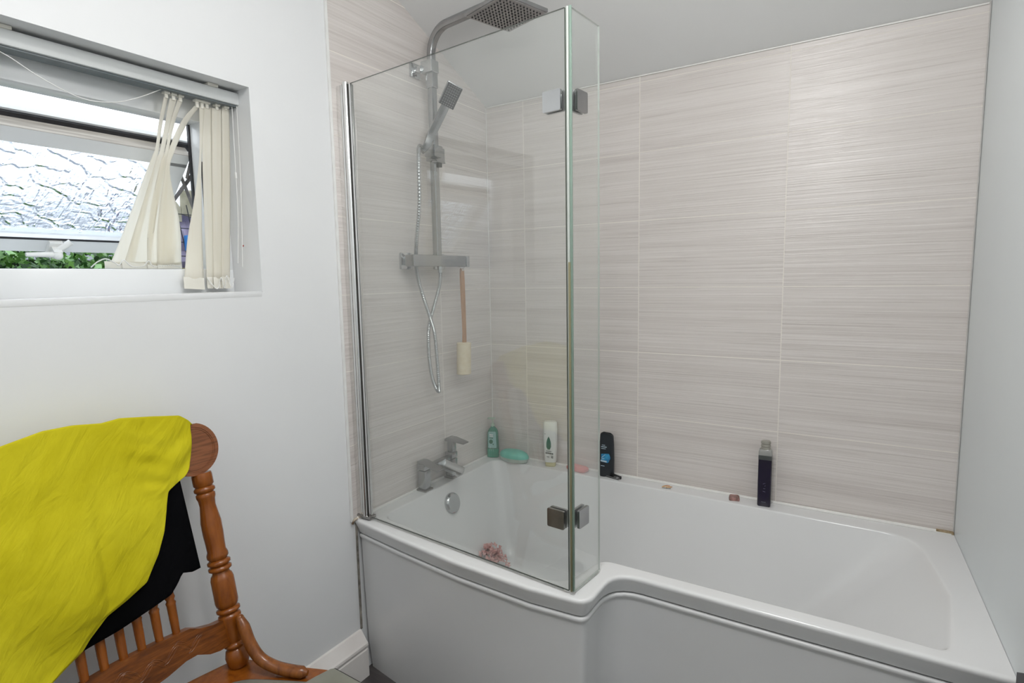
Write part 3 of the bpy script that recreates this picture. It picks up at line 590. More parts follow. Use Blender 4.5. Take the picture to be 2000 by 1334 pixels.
ht = thing('torn_wrapper', 'small torn orange and white wrapper lying flat on the bath rim', 'wrapper', (0.83, -0.045, RZ)); m4 = T(0.828, -0.047, 8)
W = []
for j in range(6): W.append([m4 @ Vector((-.017 + i * .0045, -.012 + j * .0045 + (i % 3) * .0008, .0015 + .0025 * abs(math.sin(i * 1.3 + j * .9)))) for i in range(8 - (j % 3))] + [m4 @ Vector((-.017 + 7 * .0045, -.012 + j * .0045, .001))] * (j % 3))
MB().grid(W).build('wrapper_film', noisy('off_white_film', (0.74, 0.66, 0.52), (0.80, 0.78, 0.74), 60, 0.4), ht, solid=.0004)
mb = MB().sweep(bez([m4 @ Vector(p) for p in ((-.018, -.010, .004), (-.006, .003, .006), (.008, .010, .005))], 5), .0013, 6); mb.sweep(bez([m4 @ Vector(p) for p in ((-.004, -.010, .004), (.008, -.006, .006), (.018, .004, .004))], 5), .0012, 6)
mb.build('orange_edge', noisy('orange_print', (0.62, 0.22, 0.03), (0.75, 0.38, 0.08), 60, 0.5), ht)

sx = thing('soap_remnant', 'small brown pink block beside the purple bottle', 'soap', (1.068, -0.045, RZ)); m4 = T(1.070, -0.048, 14) @ Matrix.Diagonal((1.2, 1.2, 1.15, 1))
loft(mb := MB(), [(0, rb(.014, .009, .003)), (.004, rb(.015, .010, .004)), (.012, rb(.014, .009, .004)), (.015, rb(.011, .007, .003))], m4)
mb.build('soap_block', noisy('brown_pink_marbling', (0.14, 0.08, 0.06), (0.48, 0.26, 0.24), 60, 0.5, 0.4), sx)

pb = thing('purple_bottle', 'tall square bottle of dark purple liquid without its cap', 'bottle', (1.168, -0.05, RZ)); m4 = T(1.168, -0.045, 4) @ Matrix.Diagonal((1, 1, 1.15, 1))
pc = mat('clear_bottle_plastic', (0.62, 0.62, 0.60), 0.12, Transmission_Weight=0.55, IOR=1.3)
loft(mb := MB(), [(.145, rb(.0215, .0170, .005)), (.168, rb(.0215, .0170, .006)), (.174, rb(.019, .015, .006)), (.176, rb(.014, .0135, .006))], m4); mb.build('clear_shoulder', pc, pb)
loft(mb := MB(), [(0, rb(.0190, .0150, .004)), (.003, rb(.0212, .0168, .005)), (.08, rb(.0216, .0172, .005)), (.1445, rb(.0213, .0170, .005))], m4); mb.build('filled_body', noisy('dark_purple_liquid', (0.006, 0.003, 0.016), (0.010, 0.005, 0.028), 6, 0.18), pb)
loft(mb := MB(), [(.1446, rb(.0217, .0173, .005)), (.158, rb(.0217, .0173, .005))], m4, False); mb.build('grey_headspace_band', noisy('dark_grey_film', (0.05, 0.055, 0.055), (0.08, 0.085, 0.085), 9, 0.3), pb)
a_ = m4 @ Vector((0, 0, .174)); pr_ = []
for k in range(13): pr_.append((k / 12, .0145 + (.0018 if k % 4 in (1, 2) else 0)))
mb = MB().lathe(a_, a_ + Vector((0, 0, .030)), pr_, 20); mb.build('threaded_neck', noisy('threaded_neck_plastic', (0.30, 0.29, 0.25), (0.38, 0.37, 0.32), 12, 0.3), pb)
mb = MB(); bars(mb, m4, [(-.004, .070, .003, .073, .001), (.001, .063, .004, .066, .001), (-.003, .056, .003, .056, .001), (-.004, .048, .004, .046, .001), (-.008, .014, .006, .014, .0012)], -.0174); mb.build('raised_marks', noisy('pale_marks', (0.16, 0.16, 0.2), (0.22, 0.22, 0.28), 40, 0.3), pb)

# mesh sponge in the bath
ms = thing('mesh_bath_sponge', 'crumpled pink mesh bath puff lying in the bath behind the glass', 'bath sponge', (0.14, -0.30, 0.20))
rnd = random.Random(5); mb = MB()
for k in range(38):
    a0 = rnd.uniform(0, 6.28); c = Vector((0.182 + rnd.uniform(-.065, .065), -0.315 + rnd.uniform(-.030, .030), 0.238 + rnd.uniform(-.018, .034))); r = rnd.uniform(.018, .034)
    c.z -= abs(c.x - .175) * 0.35
    rows = []; m_n = 22; tilt = Matrix.Rotation(rnd.uniform(-1, 1), 4, 'X') @ Matrix.Rotation(rnd.uniform(-1, 1), 4, 'Y')
    for i in range(3):
        q = r * (0.55 + 0.22 * i); rows.append([c + tilt @ Vector((q * math.cos(a0 + 5.2 * j / m_n), q * math.sin(a0 + 5.2 * j / m_n), .004 * i * math.sin(j * 1.9 + k))) for j in range(m_n)])
    mb.grid(rows)
mb.build('gathered_netting', noisy('pink_netting', (0.74, 0.34, 0.32), (0.84, 0.54, 0.51), 50, 0.7), ms, solid=.0010)

# ------------------------------------------------------------------ chair
def BPt(y, z, o=0.0):
    """point on the leaning chair back, o = distance in front of it"""
    x = .204 - (z - .45) * .198; nl = math.sqrt(1 + .198 ** 2); return (x + o / nl, y, z + o * .198 / nl)
ch = thing('pressed_back_chair', 'orange-brown turned oak chair with spindle back against the white wall', 'chair', (0.40, -1.61, 0))
yc = -1.612
postp = [(0, 15), (.02, 19), (.055, 21), (.09, 18), (.10, 14), (.112, 19), (.122, 19), (.132, 14), (.145, 15.5), (.17, 17.5), (.24, 18.5), (.262, 20), (.272, 19), (.282, 15), (.292, 20.5), (.303, 20.5), (.313, 15), (.322, 18.5), (.34, 20), (.46, 20), (.480, 18), (.490, 15), (.500, 14.5), (.510, 20), (.522, 20), (.532, 15), (.540, 20), (.552, 20), (.562, 15), (.575, 18.5), (.59, 18.5), (.61, 16), (.65, 16.5), (.70, 17.5), (.76, 17.5), (.80, 15.5), (.845, 13.5), (.875, 14.5), (.890, 16.5), (.905, 16.5), (.912, 14), (.922, 18), (.934, 18), (.944, 14.5), (.955, 17.5), (1.0, 17.5), (1.015, 16.5)]
for s in (1, -1):
    yb, yt = yc + s * .209, yc + s * .205
    mb = MB().lathe(BPt(yb, .452), BPt(yt, .908), [(t_, r * .00128) for t_, r in postp], 24); mb.build('back_post', M['oak'], ch, ang=60)
# crest rail with round scroll ears (its middle hides under the garments)
P = []
ey, ez, er = .190, .974, .061
def circ(cy, cz, r, a0, a1, n): return [(cy + r * math.cos(math.radians(a0 + (a1 - a0) * k / n)), cz + r * math.sin(math.radians(a0 + (a1 - a0) * k / n))) for k in range(n + 1)]
right = circ(yc + ey, ez, er, -115, 72, 26); left = circ(yc - ey, ez, er, 108, 295, 26)
topc = [(yc + ey * math.cos(math.pi * k / 12) * .80, 1.030 + .030 * math.sin(math.pi * k / 12)) for k in range(0, 13)]
botc = [(yc - ey * .72 + k * ey * 1.44 / 8, .922 + .012 * math.sin(math.pi * k / 8)) for k in range(9)]
mb = MB().prism(right + topc + left + botc, lambda u, v, d: BPt(u, v, d), -.011, .013); mb.build('crest_rail', M['oak_ear'], ch, ang=30)
mb = MB()
for r in (.052, .048): mb.sweep([BPt(yc + ey + r * math.cos(a / 24 * 6.283), ez + r * math.sin(a / 24 * 6.283), .0135) for a in range(24)], .0009, 6, closed=True)
mb.build('carved_ring', M['oak_ear'], ch)
# lower carved rail with scalloped edges
tr_ = [(-1.418, .572), (-1.45, .574), (-1.48, .582), (-1.500, .592), (-1.525, .594), (-1.57, .597), (yc, .598)]; br_ = [(-1.418, .512), (-1.445, .511), (-1.468, .516), (-1.495, .530), (-1.52, .530), (-1.56, .520), (yc, .512)]
mir = lambda L: [(2 * yc - a, b) for a, b in L[::-1][1:]]
mb = MB().prism([(a, b) for a, b in tr_ + mir(tr_)] + [(a, b) for a, b in (br_ + mir(br_))[::-1]], lambda u, v, d: BPt(u, v, d), -.010, .011); rail = mb.build('lower_back_rail', M['oak_rail'], ch, ang=30)
mb = MB()
for k in range(11):
    y0 = -1.478 - k * .0262; zm = .556 + .006 * math.sin(k * 1.3); up = 1 if k % 2 else -1
    for b_ in (.012, .006, -.004):
        mb.sweep(bez([BPt(y0, zm - up * .012, .0112), BPt(y0 - .010, zm - up * .004 + b_ * .8, .0112), BPt(y0 - .024, zm + up * .008 + b_ * .7, .0112), BPt(y0 - .034, zm + up * .013, .0112)], 4), .0008, 5)
mb.build('pressed_carving', M['oak_rail'], rail)
for k in range(6):
    y = -1.5245 - k * .0352; yt = y
    mb = MB().lathe(BPt(y, .592), BPt(yt, .930), [(0, .0078), (.10, .0088), (.19, .0092), (.205, .0105), (.22, .0078), (.24, .0105), (.26, .009), (.5, .0105), (.8, .009), (1, .008)], 14); mb.build('spindle', M['oak'], ch, ang=60)
# bent braces from post to seat
for s in (1, -1):
    f = lambda x, dy, z: (x, yc + s * dy, z)
    pts = bez([f(.222, .208, .578), f(.236, .209, .556), f(.252, .211, .522), f(.277, .218, .490), f(.312, .232, .473), f(.350, .248, .467), f(.385, .264, .465)], 6)
    n_ = len(pts); mb = MB().sweep(pts, [.0125 * (0.75 + .35 * min(1, k / 5)) for k in range(n_ - 2)] + [.0095, .006], 14); mb.ball(pts[0], .0098, 12)
    mb.build('bent_brace', M['brace'], ch)
# seat
seat = [(.150, .10, .05), (.175, .228, .035), (.28, .260, 0), (.42, .318, .03), (.560, .300, .06), (.585, .0, 0)]
sp_ = arc([(a, yc + b, r) for a, b, r in seat] + [(a, yc - b, r) for a, b, r in seat[::-1][1:]], 0, 5)
cx_ = sum(p[0] for p in sp_) / len(sp_)
def shrink(L, f): return [(cx_ + (a - cx_) * f, yc + (b - yc) * f) for a, b in L]
loft(mb := MB(), [(.412, shrink(sp_, .94)), (.420, sp_), (.446, sp_), (.452, shrink(sp_, .985))]); mb.build('seat', M['oak'], ch, ang=50)
cu = arc([(.232, yc + .10, .06), (.252, yc + .178, .04), (.34, yc + .225, .03), (.418, yc + .262, .0), (.414, yc + .3165, .004), (.568, yc + .312, .06), (.594, yc, 0), (.568, yc - .312, .06), (.414, yc - .3165, .004), (.418, yc - .262, .0), (.34, yc - .225, .03), (.252, yc - .178, .04), (.232, yc - .10, .06)], 0, 5)
cux = sum(p[0] for p in cu) / len(cu); sk = lambda f: [(cux + (a - cux) * f, yc + (b - yc) * f) for a, b in cu]
loft(mb := MB(), [(.4525, sk(1.0)), (.4555, sk(.995)), (.459, sk(.97)), (.462, sk(.85)), (.464, sk(.5))]); mb.build('seat_cushion', M['cushion'], ch)
mb = MB().sweep([(a, b, .4535) for a, b in cu], .0016, 6, closed=True); mb.build('cushion_piping', M['nozzle'], ch)
for s in (1, -1):
    for (xa, xb, da, db_) in ((.20, .15, .17, .22), (.52, .58, .22, .26)):
        mb = MB().lathe((xb, yc + s * db_, 0), (xa, yc + s * da, .415), [(0, .012), (.1, .015), (.3, .021), (.4, .024), (.42, .018), (.45, .024), (.48, .018), (.7, .022), (.85, .025), (1, .02)], 16); mb.build('leg', M['oak'], ch, ang=60)
mb = MB()
for s in (1, -1): mb = MB().lathe((.165, yc + s * .205, .17), (.56, yc + s * .245, .17), [(0, .008), (.5, .013), (1, .008)], 12); mb.build('stretcher', M['oak'], ch)

# ------------------------------------------------------------------ garments over the chair back
def sm(t_): return t_ * t_ * (3 - 2 * t_)
def crest(y):   # height line of the cloth over the crest rail
    K = [(-1.407, 1.020), (-1.425, 1.043), (-1.445, 1.058), (-1.50, 1.068), (-1.565, 1.078), (-1.60, 1.075), (-1.65, 1.082), (-1.70, 1.082), (-1.77, 1.068), (-1.84, 1.045), (-1.90, 1.00)]
    for (a, za), (b, zb_) in zip(K, K[1:]):
        if a >= y >= b: f = (a - y) / (a - b); return za + (zb_ - za) * f
    return K[0][1] if y > K[0][0] else K[-1][1]
def polyv(K, t_):
    """arc-length lookup"""
    L = [0]
    for a, b in zip(K, K[1:]): L.append(L[-1] + math.dist(a, b))
    s = t_ * L[-1]
    for i in range(len(K) - 1):
        if s <= L[i + 1] + 1e-9: f = (s - L[i]) / (L[i + 1] - L[i]); return tuple(p + (q - p) * f for p, q in zip(K[i], K[i + 1]))
    return K[-1]
def garment(name, K, yleft, zbot, off0, amp, m, parent, nu=120, nv=110, over=True, seed=0, thick=.002):
    rows = []
    def crease(y, z):
        w_ = 0
        w_ += .9 * math.sin(10 * y + 3.0 * z + seed) * .5
        w_ += .6 * math.sin(27 * (y * .8 + .55 * (z - 1)) + 2.2 * math.sin(6 * z + seed))
        w_ += .45 * math.sin(46 * (y * .55 - .8 * z) + 3 * math.sin(9 * y + seed)) * (0.5 + .5 * math.sin(7 * y + 11 * z))
        return w_
    # over the rail, down the back
    y_r = lambda v: polyv(K, v)
    if over:
        for v in range(-14, 0):
            q = -v / 14
            row = []
            for i in range(nu + 1):
                u = i / nu; y = K[0][0] + (yleft - K[0][0]) * u; z0 = crest(y)
                if q < .3: a = math.pi * q / .3; row.append(BPt(y, z0 - .0 - .012 * (1 - math.cos(a * .5 + 0)) , off0 * math.cos(a)))
                else: row.append(BPt(y, z0 - .012 - .07 * (q - .3) / .7, -off0 * .9))
            rows.append(row)
    for v in range(nv + 1):
        t_ = v / nv; yr, zr = y_r(t_); row = []
        for i in range(nu + 1):
            u = i / nu; y = yr + (yleft - yr) * u; zl = crest(yleft) + (zbot - crest(yleft)) * t_
            zline = zr + (zl - zr) * u
            f = max(0, 1 - t_ * 6); z = zline * (1 - f) + (crest(y)) * f if over else zline
            grow = sm(min(1, t_ * 2.2))
            o = off0 + grow * .010 + amp * crease(y, z) * grow * (.35 + .65 * t_) + .015 * sm(min(1, u * 1.5)) * grow
            if u < .06: o -= .006 * (1 - u / .06)
            # gathered folds near the far shoulder
            g = math.exp(-((y + 1.452) / .045) ** 2 - ((z - .955) / .075) ** 2); o += g * .005 * math.sin(95 * (y * .6 - z) + 12 * y)
            # fold line hanging from the shoulder, gathers beside it, long soft folds lower down
            o -= .006 * math.exp(-((y + 1.462 + .10 * (1.03 - z)) / .006) ** 2) * sm(min(1, max(0, (z - .89) / .05))) * grow
            o += .0035 * math.sin(150 * (z + .45 * y)) * math.exp(-((y + 1.525) / .035) ** 2 - ((z - .965) / .065) ** 2)
            o += .009 * math.sin(26 * y + 4 * (z - .6) + .8) * sm(min(1, max(0, (1.0 - z) / .3))) * sm(min(1, u * 4))
            o -= .008 * math.exp(-((y + 1.645 - .05 * (z - .8)) / .012) ** 2) * sm(min(1, max(0, (.98 - z) / .15))) * sm(min(1, u * 6))
            row.append(BPt(y, z + (.003 * math.sin(40 * y) if v == nv else 0), o))
        rows.append(row)
    return MB().grid(rows).build(name, m, parent, ang=180, solid=thick, sub=1)
KY = [(-1.416, 1.034), (-1.420, 1.014), (-1.424, .980), (-1.432, .947), (-1.455, .922), (-1.499, .900), (-1.509, .870), (-1.524, .820), (-1.543, .777), (-1.573, .732), (-1.613, .715), (-1.654, .701), (-1.688, .673), (-1.702, .657), (-1.732, .641), (-1.760, .625), (-1.80, .600)]
yt_ = garment('yellow_garment', KY, -1.93, .57, .026, .0060, M['yellow'], None, seed=.7)
tag(yt_, 'mustard yellow jersey garment draped over the chair back', 'clothing')
KB = [(-1.462, .960), (-1.461, .90), (-1.458, .791), (-1.458, .713), (-1.476, .711), (-1.496, .716), (-1.509, .698), (-1.526, .682), (-1.545, .676), (-1.60, .667), (-1.65, .660), (-1.70, .653), (-1.74, .648)]
def black_panel():
    rows = []
    for v in range(61):
        t_ = v / 60; row = []
        for i in range(61):
            u = i / 60; y = -1.4585 - u * .36
            # hem height along y
            hem = [(-1.4585, .712), (-1.476, .710), (-1.496, .716), (-1.509, .698), (-1.526, .682), (-1.60, .668), (-1.70, .653), (-1.83, .640)]
            for (a, za), (b, zb_) in zip(hem, hem[1:]):
                if a >= y >= b: zh = za + (zb_ - za) * (a - y) / (a - b)
            ytop = y - .003 * 0
            zt = 1.01
            z = zt + (zh - zt) * t_
            yy = y - (1 - t_) * .012 * (1 - u)
            o = .0185 + .0035 * t_ * math.sin(30 * y) + .0015 * math.sin(70 * y + 5 * z)
            row.append(BPt(yy, z, o))
        rows.append(row)
    return MB().grid(rows).build('black_garment', M['black'], None, ang=180, solid=.0015)
tag(black_panel(), 'black garment hanging on the chair back beneath the yellow one', 'clothing')

# ------------------------------------------------------------------ window
win = thing('window_1', None, None, (-0.165, -1.64, 1.337), kind='structure')
FX0, FX1 = -0.198, -0.135
mb = MB().box((FX0, wy0, wz0), (FX1, wy1, 1.405), .003); mb.box((FX0, wy0, 1.806), (FX1, wy1, wz1), .003); mb.box((FX0, -1.200, 1.400), (FX1, wy1, 1.81), .003); mb.box((FX0, wy0, 1.400), (FX1, wy0 + .07, 1.81), .003)
mb.build('window_frame', M['upvc'], win)
mb = MB(); 
for z0, z1 in ((1.4052, 1.407),): mb.box((FX0 + .002, wy0 + .07, z0), (FX0 + .012, -1.200, z1))
mb.box((FX0 + .002, -1.2042, 1.405), (FX0 + .012, -1.2002, 1.806)); mb.box((FX1 - .006, -1.2035, 1.50), (FX1 - .001, -1.2002, 1.70)); mb.build('frame_gasket', M['rubber'], win)
mb = MB().box((-0.135, wy0, wz0 - .012), (-0.0045, wy1 - .001, wz0 + .003), .001); mb.build('window_sill', M['wall'], win)
# opened top-hung sash, built closed in its own frame then swung out
TH_ = math.radians(45); HP = Vector((-0.150, 0, 1.765))
def SW(a, y, h):
    """a = outward from inner face, h = down the sash"""
    dn = Vector((-math.sin(TH_), 0, -math.cos(TH_))); nrm = Vector((-math.cos(TH_), 0, math.sin(TH_)))
    p = Vector((-0.196, y, 1.722)) + dn * h + nrm * a; return (p.x, y, p.z)
def sbox(mb, a0, a1, y0, y1, h0, h1):
    vs = [SW(a, y, h) for a in (a0, a1) for y in (y0, y1) for h in (h0, h1)]
    return mb.add(vs, [[0, 1, 3, 2], [4, 6, 7, 5], [0, 4, 5, 1], [2, 3, 7, 6], [0, 2, 6, 4], [1, 5, 7, 3]])
YL, YR = wy0 + .075, -1.198
mb = MB()
for (y0, y1, h0, h1) in ((YL, YR, 0, .040), (YL, YR, .325, .372), (YR - .052, YR, .030, .335), (YL, YL + .052, .030, .335)): sbox(mb, 0, .045, y0, y1, h0, h1)
sash = mb.build('window_sash', M['upvc'], win, smooth=False)
mb = MB()
sbox(mb, .045, .062, YL - .016, YR + .016, -.018, .030); sbox(mb, .045, .062, YL - .016, YR + .016, .345, .390); sbox(mb, .045, .062, YR - .04, YR + .003, 0, .37); sbox(mb, .045, .062, YL - .016, YL + .04, 0, .37); mb.build('sash_flange', M['upvc'], sash, smooth=False)
mb = MB(); sbox(mb, .004, .044, YL, YR, -.0012, .0); sbox(mb, .0, .0445, YL + .002, YR - .002, -.0014, -.0002); mb.build('weathered_sash_top', M['upvc_dirty'], sash, smooth=False)
mb = MB(); sbox(mb, .037, .0448, YL - .012, YR + .012, -.013, -.001); sbox(mb, .037, .0448, YR + .001, YR + .012, -.012, .025); sbox(mb, -.0012, .0, YL + .04, YR - .04, .3235, .3300); mb.build('black_gasket', M['rubber'], sash, smooth=False)
mb = MB(); sbox(mb, .016, .026, YL + .05, YR - .050, .035, .330); mb.build('leaf_pattern_pane', M['pane'], sash, smooth=False)
yh = -1.455
mb = MB(); sbox(mb, -.012, .0, yh - .015, yh + .015, .330, .372); sbox(mb, -.034, -.012, yh - .010, yh + .010, .342, .366)
p0_ = Vector(SW(-.030, yh, .355)); p1_ = Vector(SW(-.034, yh - .07, .353)); mb.sweep(bez([p0_, (p0_ + p1_) / 2 + Vector((.003, 0, 0)), p1_], 5), [.0085 - .0003 * k for k in range(11)], 10)
mb.ball(SW(-.034, yh, .354), .012, 12); q0 = Vector(SW(-.018, yh + .004, .350)); q1 = Vector(SW(-.014, yh + .030, .322)); mb.sweep([q0, (q0 + q1) / 2, q1], .0085, 10); mb.build('casement_handle', M['plastic_w'], sash)
# friction stays
def stay(y):
    mb = MB(); a = Vector((-0.160, y, 1.752)); b = Vector((-0.188, y, 1.560)); c = Vector(SW(.03, y, .07)); d = Vector(SW(.03, y, .24)); e = Vector((-0.188, y, 1.655))
    sec = [(1, .16), (-1, .16), (-1, -.16), (1, -.16)]
    for p, q, o in ((Vector((-.172, y, 1.765)), e + Vector((-.045, 0, .01)), 0), (e + Vector((0, 0, .03)), d, .003), (c, Vector((-.205, y, 1.58)), -.003)):
        v = Vector((0, o, 0)); mb.sweep([p + v, (p + q) / 2 + v, q + v], .0065, sect=sec, up=(1, 0, .4))
    return mb.build('friction_stay', M['steel'], win)
stay(-1.1935)

# ------------------------------------------------------------------ vertical blind
vb = thing('vertical_blind', 'cream vertical blind pushed to the right with vanes blown out of the window', 'blind', (-0.08, -1.62, 1.89))
mb = MB().box((-0.105, -1.745, 1.853), (-0.055, -1.119, 1.885), .002); hr = mb.build('headrail', noisy('headrail_grey_white', (0.60, 0.62, 0.62), (0.65, 0.67, 0.67), 6, 0.45), vb); mb = MB().box((-0.100, -1.74, 1.849), (-0.062, -1.125, 1.8531), .0); mb.build('rail_slot', noisy('rail_slot_grey', (0.10, 0.13, 0.14), (0.18, 0.20, 0.21), 9, 0.4), hr)
for yy in (-1.205, -1.640):
    mb = MB().box((-0.090, yy - .014, 1.884), (-0.050, yy + .014, 1.8915), .001); mb.build('mounting_clip', M['plastic_c'], hr)
VN = {'a': [((-.085, -1.317, 1.837), (-.085, -1.306, 1.839)), ((-.109, -1.323, 1.775), (-.109, -1.313, 1.777)), ((-.131, -1.325, 1.716), (-.131, -1.316, 1.718)), ((-.144, -1.335, 1.68), (-.144, -1.319, 1.683)), ((-.228, -1.404, 1.440), (-.228, -1.354, 1.434)), ((-.236, -1.424, 1.409), (-.236, -1.367, 1.409))],
 'b': [((-.085, -1.303, 1.835), (-.085, -1.285, 1.838)), ((-.107, -1.308, 1.777), (-.107, -1.294, 1.78)), ((-.133, -1.314, 1.709), (-.133, -1.302, 1.711)), ((-.147, -1.325, 1.668), (-.147, -1.301, 1.672)), ((-.225, -1.375, 1.440), (-.225, -1.315, 1.435)), ((-.232, -1.385, 1.409), (-.232, -1.312, 1.409))],
 'c': [((-.085, -1.283, 1.836), (-.085, -1.27, 1.838)), ((-.106, -1.295, 1.78), (-.106, -1.284, 1.782)), ((-.132, -1.301, 1.711), (-.132, -1.292, 1.713)), ((-.145, -1.312, 1.67), (-.145, -1.292, 1.673)), ((-.196, -1.327, 1.527), (-.196, -1.264, 1.531)), ((-.228, -1.324, 1.409), (-.228, -1.250, 1.409))],
 'd': [((-.085, -1.241, 1.831), (-.085, -1.225, 1.834)), ((-.101, -1.272, 1.784), (-.101, -1.253, 1.788)), ((-.128, -1.294, 1.712), (-.128, -1.278, 1.715)), ((-.143, -1.301, 1.655), (-.143, -1.287, 1.657)), ((-.190, -1.306, 1.524), (-.190, -1.247, 1.528)), ((-.224, -1.300, 1.409), (-.224, -1.234, 1.41))],
 'e': [((-.085, -1.227, 1.832), (-.085, -1.213, 1.834)), ((-.09, -1.229, 1.765), (-.09, -1.22, 1.767)), ((-.096, -1.234, 1.686), (-.096, -1.227, 1.687)), ((-.104, -1.253, 1.576), (-.104, -1.23, 1.578)), ((-.111, -1.273, 1.48), (-.111, -1.232, 1.482)), ((-.12, -1.288, 1.354), (-.12, -1.232, 1.35))],
 'f': [((-.085, -1.219, 1.834), (-.088, -1.192, 1.839)), ((-.097, -1.224, 1.673), (-.100, -1.196, 1.677)), ((-.12, -1.224, 1.353), (-.123, -1.200, 1.352))],
 'g': [((-.083, -1.194, 1.837), (-.086, -1.164, 1.841)), ((-.095, -1.198, 1.677), (-.098, -1.168, 1.681)), ((-.117, -1.207, 1.352), (-.12, -1.178, 1.352))],
 'h': [((-.081, -1.166, 1.842), (-.084, -1.143, 1.846)), ((-.093, -1.170, 1.681), (-.096, -1.145, 1.684)), ((-.115, -1.185, 1.352), (-.118, -1.158, 1.351))]}
for k, L in VN.items():
    lp, rp = bez([a for a, b in L], 8), bez([b for a, b in L], 8); rows = []
    for a, b in zip(lp, rp):
        row = []
        for j in range(7):
            q = j / 6; p = a.lerp(b, q); p.x += .0012 * math.sin(math.pi * q) * (1 if ord(k) % 2 else .5); row.append(p)
        rows.append(row)
    v = MB().grid(rows).build('vane', M['blind'], vb, ang=180, solid=.0005)
    c = (Vector(L[0][0]) + Vector(L[0][1])) / 2; mb = MB().box((c.x - .003, c.y - .004, c.z - .004), (c.x + .003, c.y + .004, 1.851), .001); mb.box((c.x - .008, c.y - .007, 1.844), (c.x + .008, c.y + .007, 1.850), .001); mb.build('vane_hanger', M['plastic_c'], v)
    a, b = Vector(L[-1][0]), Vector(L[-1][1]); wt = .018 if k in 'abcd' else .030
    mb = MB(); d = (b - a); mb.add([a + Vector((.002, 0, -.002)), b + Vector((.002, 0, -.002)), b + Vector((.002, 0, wt)), a + Vector((.002, 0, wt)), a + Vector((.0032, 0, -.002)), b + Vector((.0032, 0, -.002)), b + Vector((.0032, 0, wt)), a + Vector((.0032, 0, wt))], [[0, 1, 2, 3], [4, 7, 6, 5], [0, 4, 5, 1], [3, 2, 6, 7], [0, 3, 7, 4], [1, 5, 6, 2]])
    mb.build('vane_weight', M['plastic_c'], v, smooth=False)
def beads(P, r=.0016):
    pts = bez(P, 8); mb = MB(); acc = 0
    mb.sweep(pts, r * .35, 5)
    for a, b in zip(pts, pts[1:]): 
        mb.ball(a, r, 6)
    return mb
beads([(-.215, -1.462, 1.411), (-.213, -1.448, 1.424), (-.210, -1.430, 1.432), (-.208, -1.412, 1.423), (-.206, -1.402, 1.416), (-.205, -1.392, 1.430), (-.204, -1.380, 1.418), (-.203, -1.368, 1.412), (-.203, -1.345, 1.414), (-.204, -1.330, 1.428), (-.204, -1.318, 1.414), (-.205, -1.27, 1.417), (-.206, -1.245, 1.412)]).build('bottom_chain', M['plastic_w'], vb)
beads([(-.112, -1.225, 1.380), (-.110, -1.215, 1.362), (-.108, -1.200, 1.350), (-.108, -1.188, 1.380), (-.107, -1.180, 1.352), (-.106, -1.172, 1.385), (-.105, -1.160, 1.352), (-.105, -1.150, 1.380)]).build('bottom_chain', M['plastic_w'], vb)
MB().sweep(bez([(-.078, -1.735, 1.852), (-.078, -1.69, 1.849), (-.078, -1.637, 1.842), (-.078, -1.575, 1.810), (-.078, -1.503, 1.786), (-.078, -1.440, 1.792), (-.078, -1.385, 1.815), (-.078, -1.323, 1.852)], 8), .0011, 6).build('slack_cord', M['plastic_w'], vb)
mb = MB().sweep(bez([(-.062, -1.134, 1.852), (-.062, -1.136, 1.7), (-.062, -1.142, 1.55), (-.062, -1.150, 1.41)], 6), .0010, 6); mb.sweep(bez([(-.070, -1.143, 1.852), (-.070, -1.145, 1.7), (-.070, -1.148, 1.55), (-.070, -1.158, 1.42)], 6), .0010, 6); mb.box((-.0725, -1.1485, 1.655), (-.0675, -1.1435, 1.672), .001); mb.build('pull_cord', M['plastic_w'], vb)

# ------------------------------------------------------------------ outside
leafm = noisy('ivy_leaf', (0.03, 0.11, 0.015), (0.16, 0.34, 0.06), 9, 0.4, detail=2)
rr = random.Random(11); mb = MB(); mb2 = MB()
for k in range(9500):
    y = rr.uniform(-2.6, -.55); z = rr.uniform(1.0, 1.545 + .02 * math.sin(9 * y)); x = -1.75 + rr.uniform(-.16, .14) - (z - 1.2) * .05
    s = rr.uniform(.010, .023); R = Matrix.Rotation(rr.uniform(0, 6.28), 4, 'X') @ Matrix.Rotation(rr.uniform(-1.0, 1.0), 4, 'Z') @ Matrix.Rotation(rr.uniform(-.9, .9), 4, 'Y')
    sh_ = [(0, 0, -1), (.05, .55, -.55), (0, .95, -.1), (0, .45, .1), (.06, 0, 1.15), (0, -.45, .1), (0, -.95, -.1), (.05, -.55, -.55)]
    vs = [Vector((x, y, z)) + (R @ Vector(p)) * s for p in sh_]; mb.cur = rr.choice((0, 0, 1, 2)); mb.add(vs, [[0, 1, 3, 4], [0, 4, 5, 7], [1, 2, 3], [5, 6, 7]])
hd = mb.build('ivy_hedge', [leafm, noisy('ivy_leaf_dark', (0.008, 0.035, 0.006), (0.03, 0.10, 0.02), 9, 0.5), noisy('ivy_leaf_light', (0.14, 0.30, 0.10), (0.30, 0.50, 0.22), 9, 0.4)], smooth=False, fix=False)
tag(hd, 'dense green ivy hedge seen below the open window sash', 'hedge', kind='stuff')
mb = MB().box((-2.15, -2.8, 0.0), (-1.92, -.50, 1.49)); bk = mb.build('hedge_core', noisy('dark_hedge_interior', (0.006, 0.015, 0.004), (0.02, 0.05, 0.012), 12, 0.8), smooth=False); put(bk, hd)
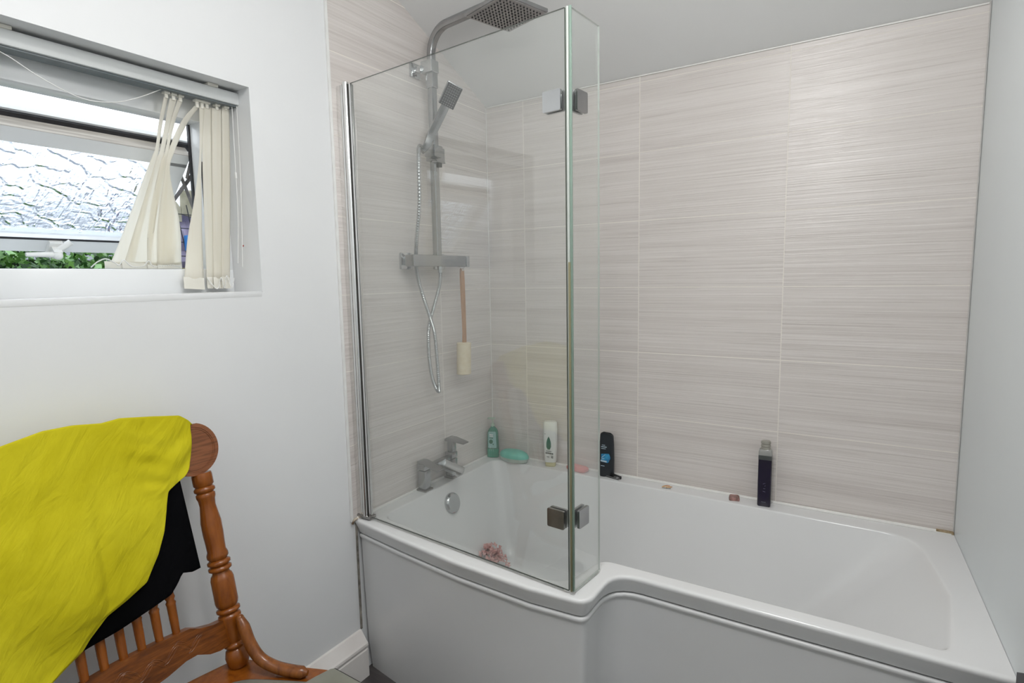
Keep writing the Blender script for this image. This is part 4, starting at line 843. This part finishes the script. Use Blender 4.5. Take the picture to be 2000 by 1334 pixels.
# purple sheeting with netting seen between the vanes
shd = thing('covered_garden_pile', 'lilac sheeting and grey boards under dark netting seen outside through the blind', 'garden junk', (-2.5, .10, .9))
rows = []
for j in range(15):
    z = .9 + j * .068; rows.append([Vector((-2.5 + .03 * math.sin(i * 1.7 + j * 1.1) + .02 * math.sin(j * 2.3), -.22 + i * .045, z)) for i in range(18)])
MB().grid(rows).build('lilac_sheet', noisy('lilac_sheeting', (0.30, 0.26, 0.40), (0.48, 0.44, 0.56), 7, 0.6), shd, solid=.004)
mb = MB()
for k, (y0, y1, z0, z1) in enumerate(((-.20, -.02, 1.79, 1.90), (-.02, .08, 1.82, 1.985), (.08, .22, 1.84, 1.96), (.22, .42, 1.78, 1.90))):
    mb.prism([(y0, z0), (y1, z0 - .02), (y1, z1 - .04), (y1 - .03, z1), ((y0 + y1) / 2, z1 - .025), (y0 + .01, z1 + .01)], lambda u, v, d: (d, u, v), -2.46 + k * .004, -2.44 + k * .004)
mb.build('broken_board', noisy('mossy_grey_board', (0.20, 0.19, 0.13), (0.36, 0.34, 0.26), 9, 0.8), shd, smooth=False)
mb = MB()
for i in range(10): mb.sweep([(-2.42, -.2 + i * .07, 1.05), (-2.42, -.14 + i * .07, 1.45), (-2.42, -.22 + i * .075, 1.88)], .0035, 5)
for i in range(9): mb.sweep([(-2.42, -.22, 1.1 + i * .09), (-2.42, .1, 1.08 + i * .092), (-2.42, .46, 1.12 + i * .088)], .003, 5)
mb.build('dark_netting', M['rubber'], shd)
mb = MB().box((-2.42, -.03, 1.58), (-2.36, .20, 1.68), .005); mb.build('blue_crate', noisy('blue_plastic', (0.02, 0.14, 0.42), (0.05, 0.24, 0.60), 9, 0.4), shd)
mb = MB().box((-2.42, .04, 1.47), (-2.36, .30, 1.525), .005); mb.build('teal_box', noisy('teal_plastic', (0.03, 0.28, 0.30), (0.08, 0.42, 0.42), 30, 0.4), shd)
mb = MB().box((-2.44, -.25, -.1), (-2.34, .5, 1.465), .005); mb.build('brown_undergrowth', noisy('brown_undergrowth', (0.05, 0.04, 0.015), (0.22, 0.18, 0.07), 60, 0.9), shd)
struct(MB().box((-12, -12, -0.12), (-0.2, 12, -0.1)), 'ground', noisy('garden_paving', (0.20, 0.21, 0.20), (0.30, 0.31, 0.30), 3, 0.8))

# unidentified dark patch at the lower right, built as a strip on the wall
struct(MB().prism([(-.7315, .580), (-.768, .602), (-.90, .675), (-.90, 0.0), (-.7315, 0.0)], lambda u, v, d: (1.70 - SL * u - d, u, v), 0.0005, 0.004), 'dark_strip_right', M['rubber'])
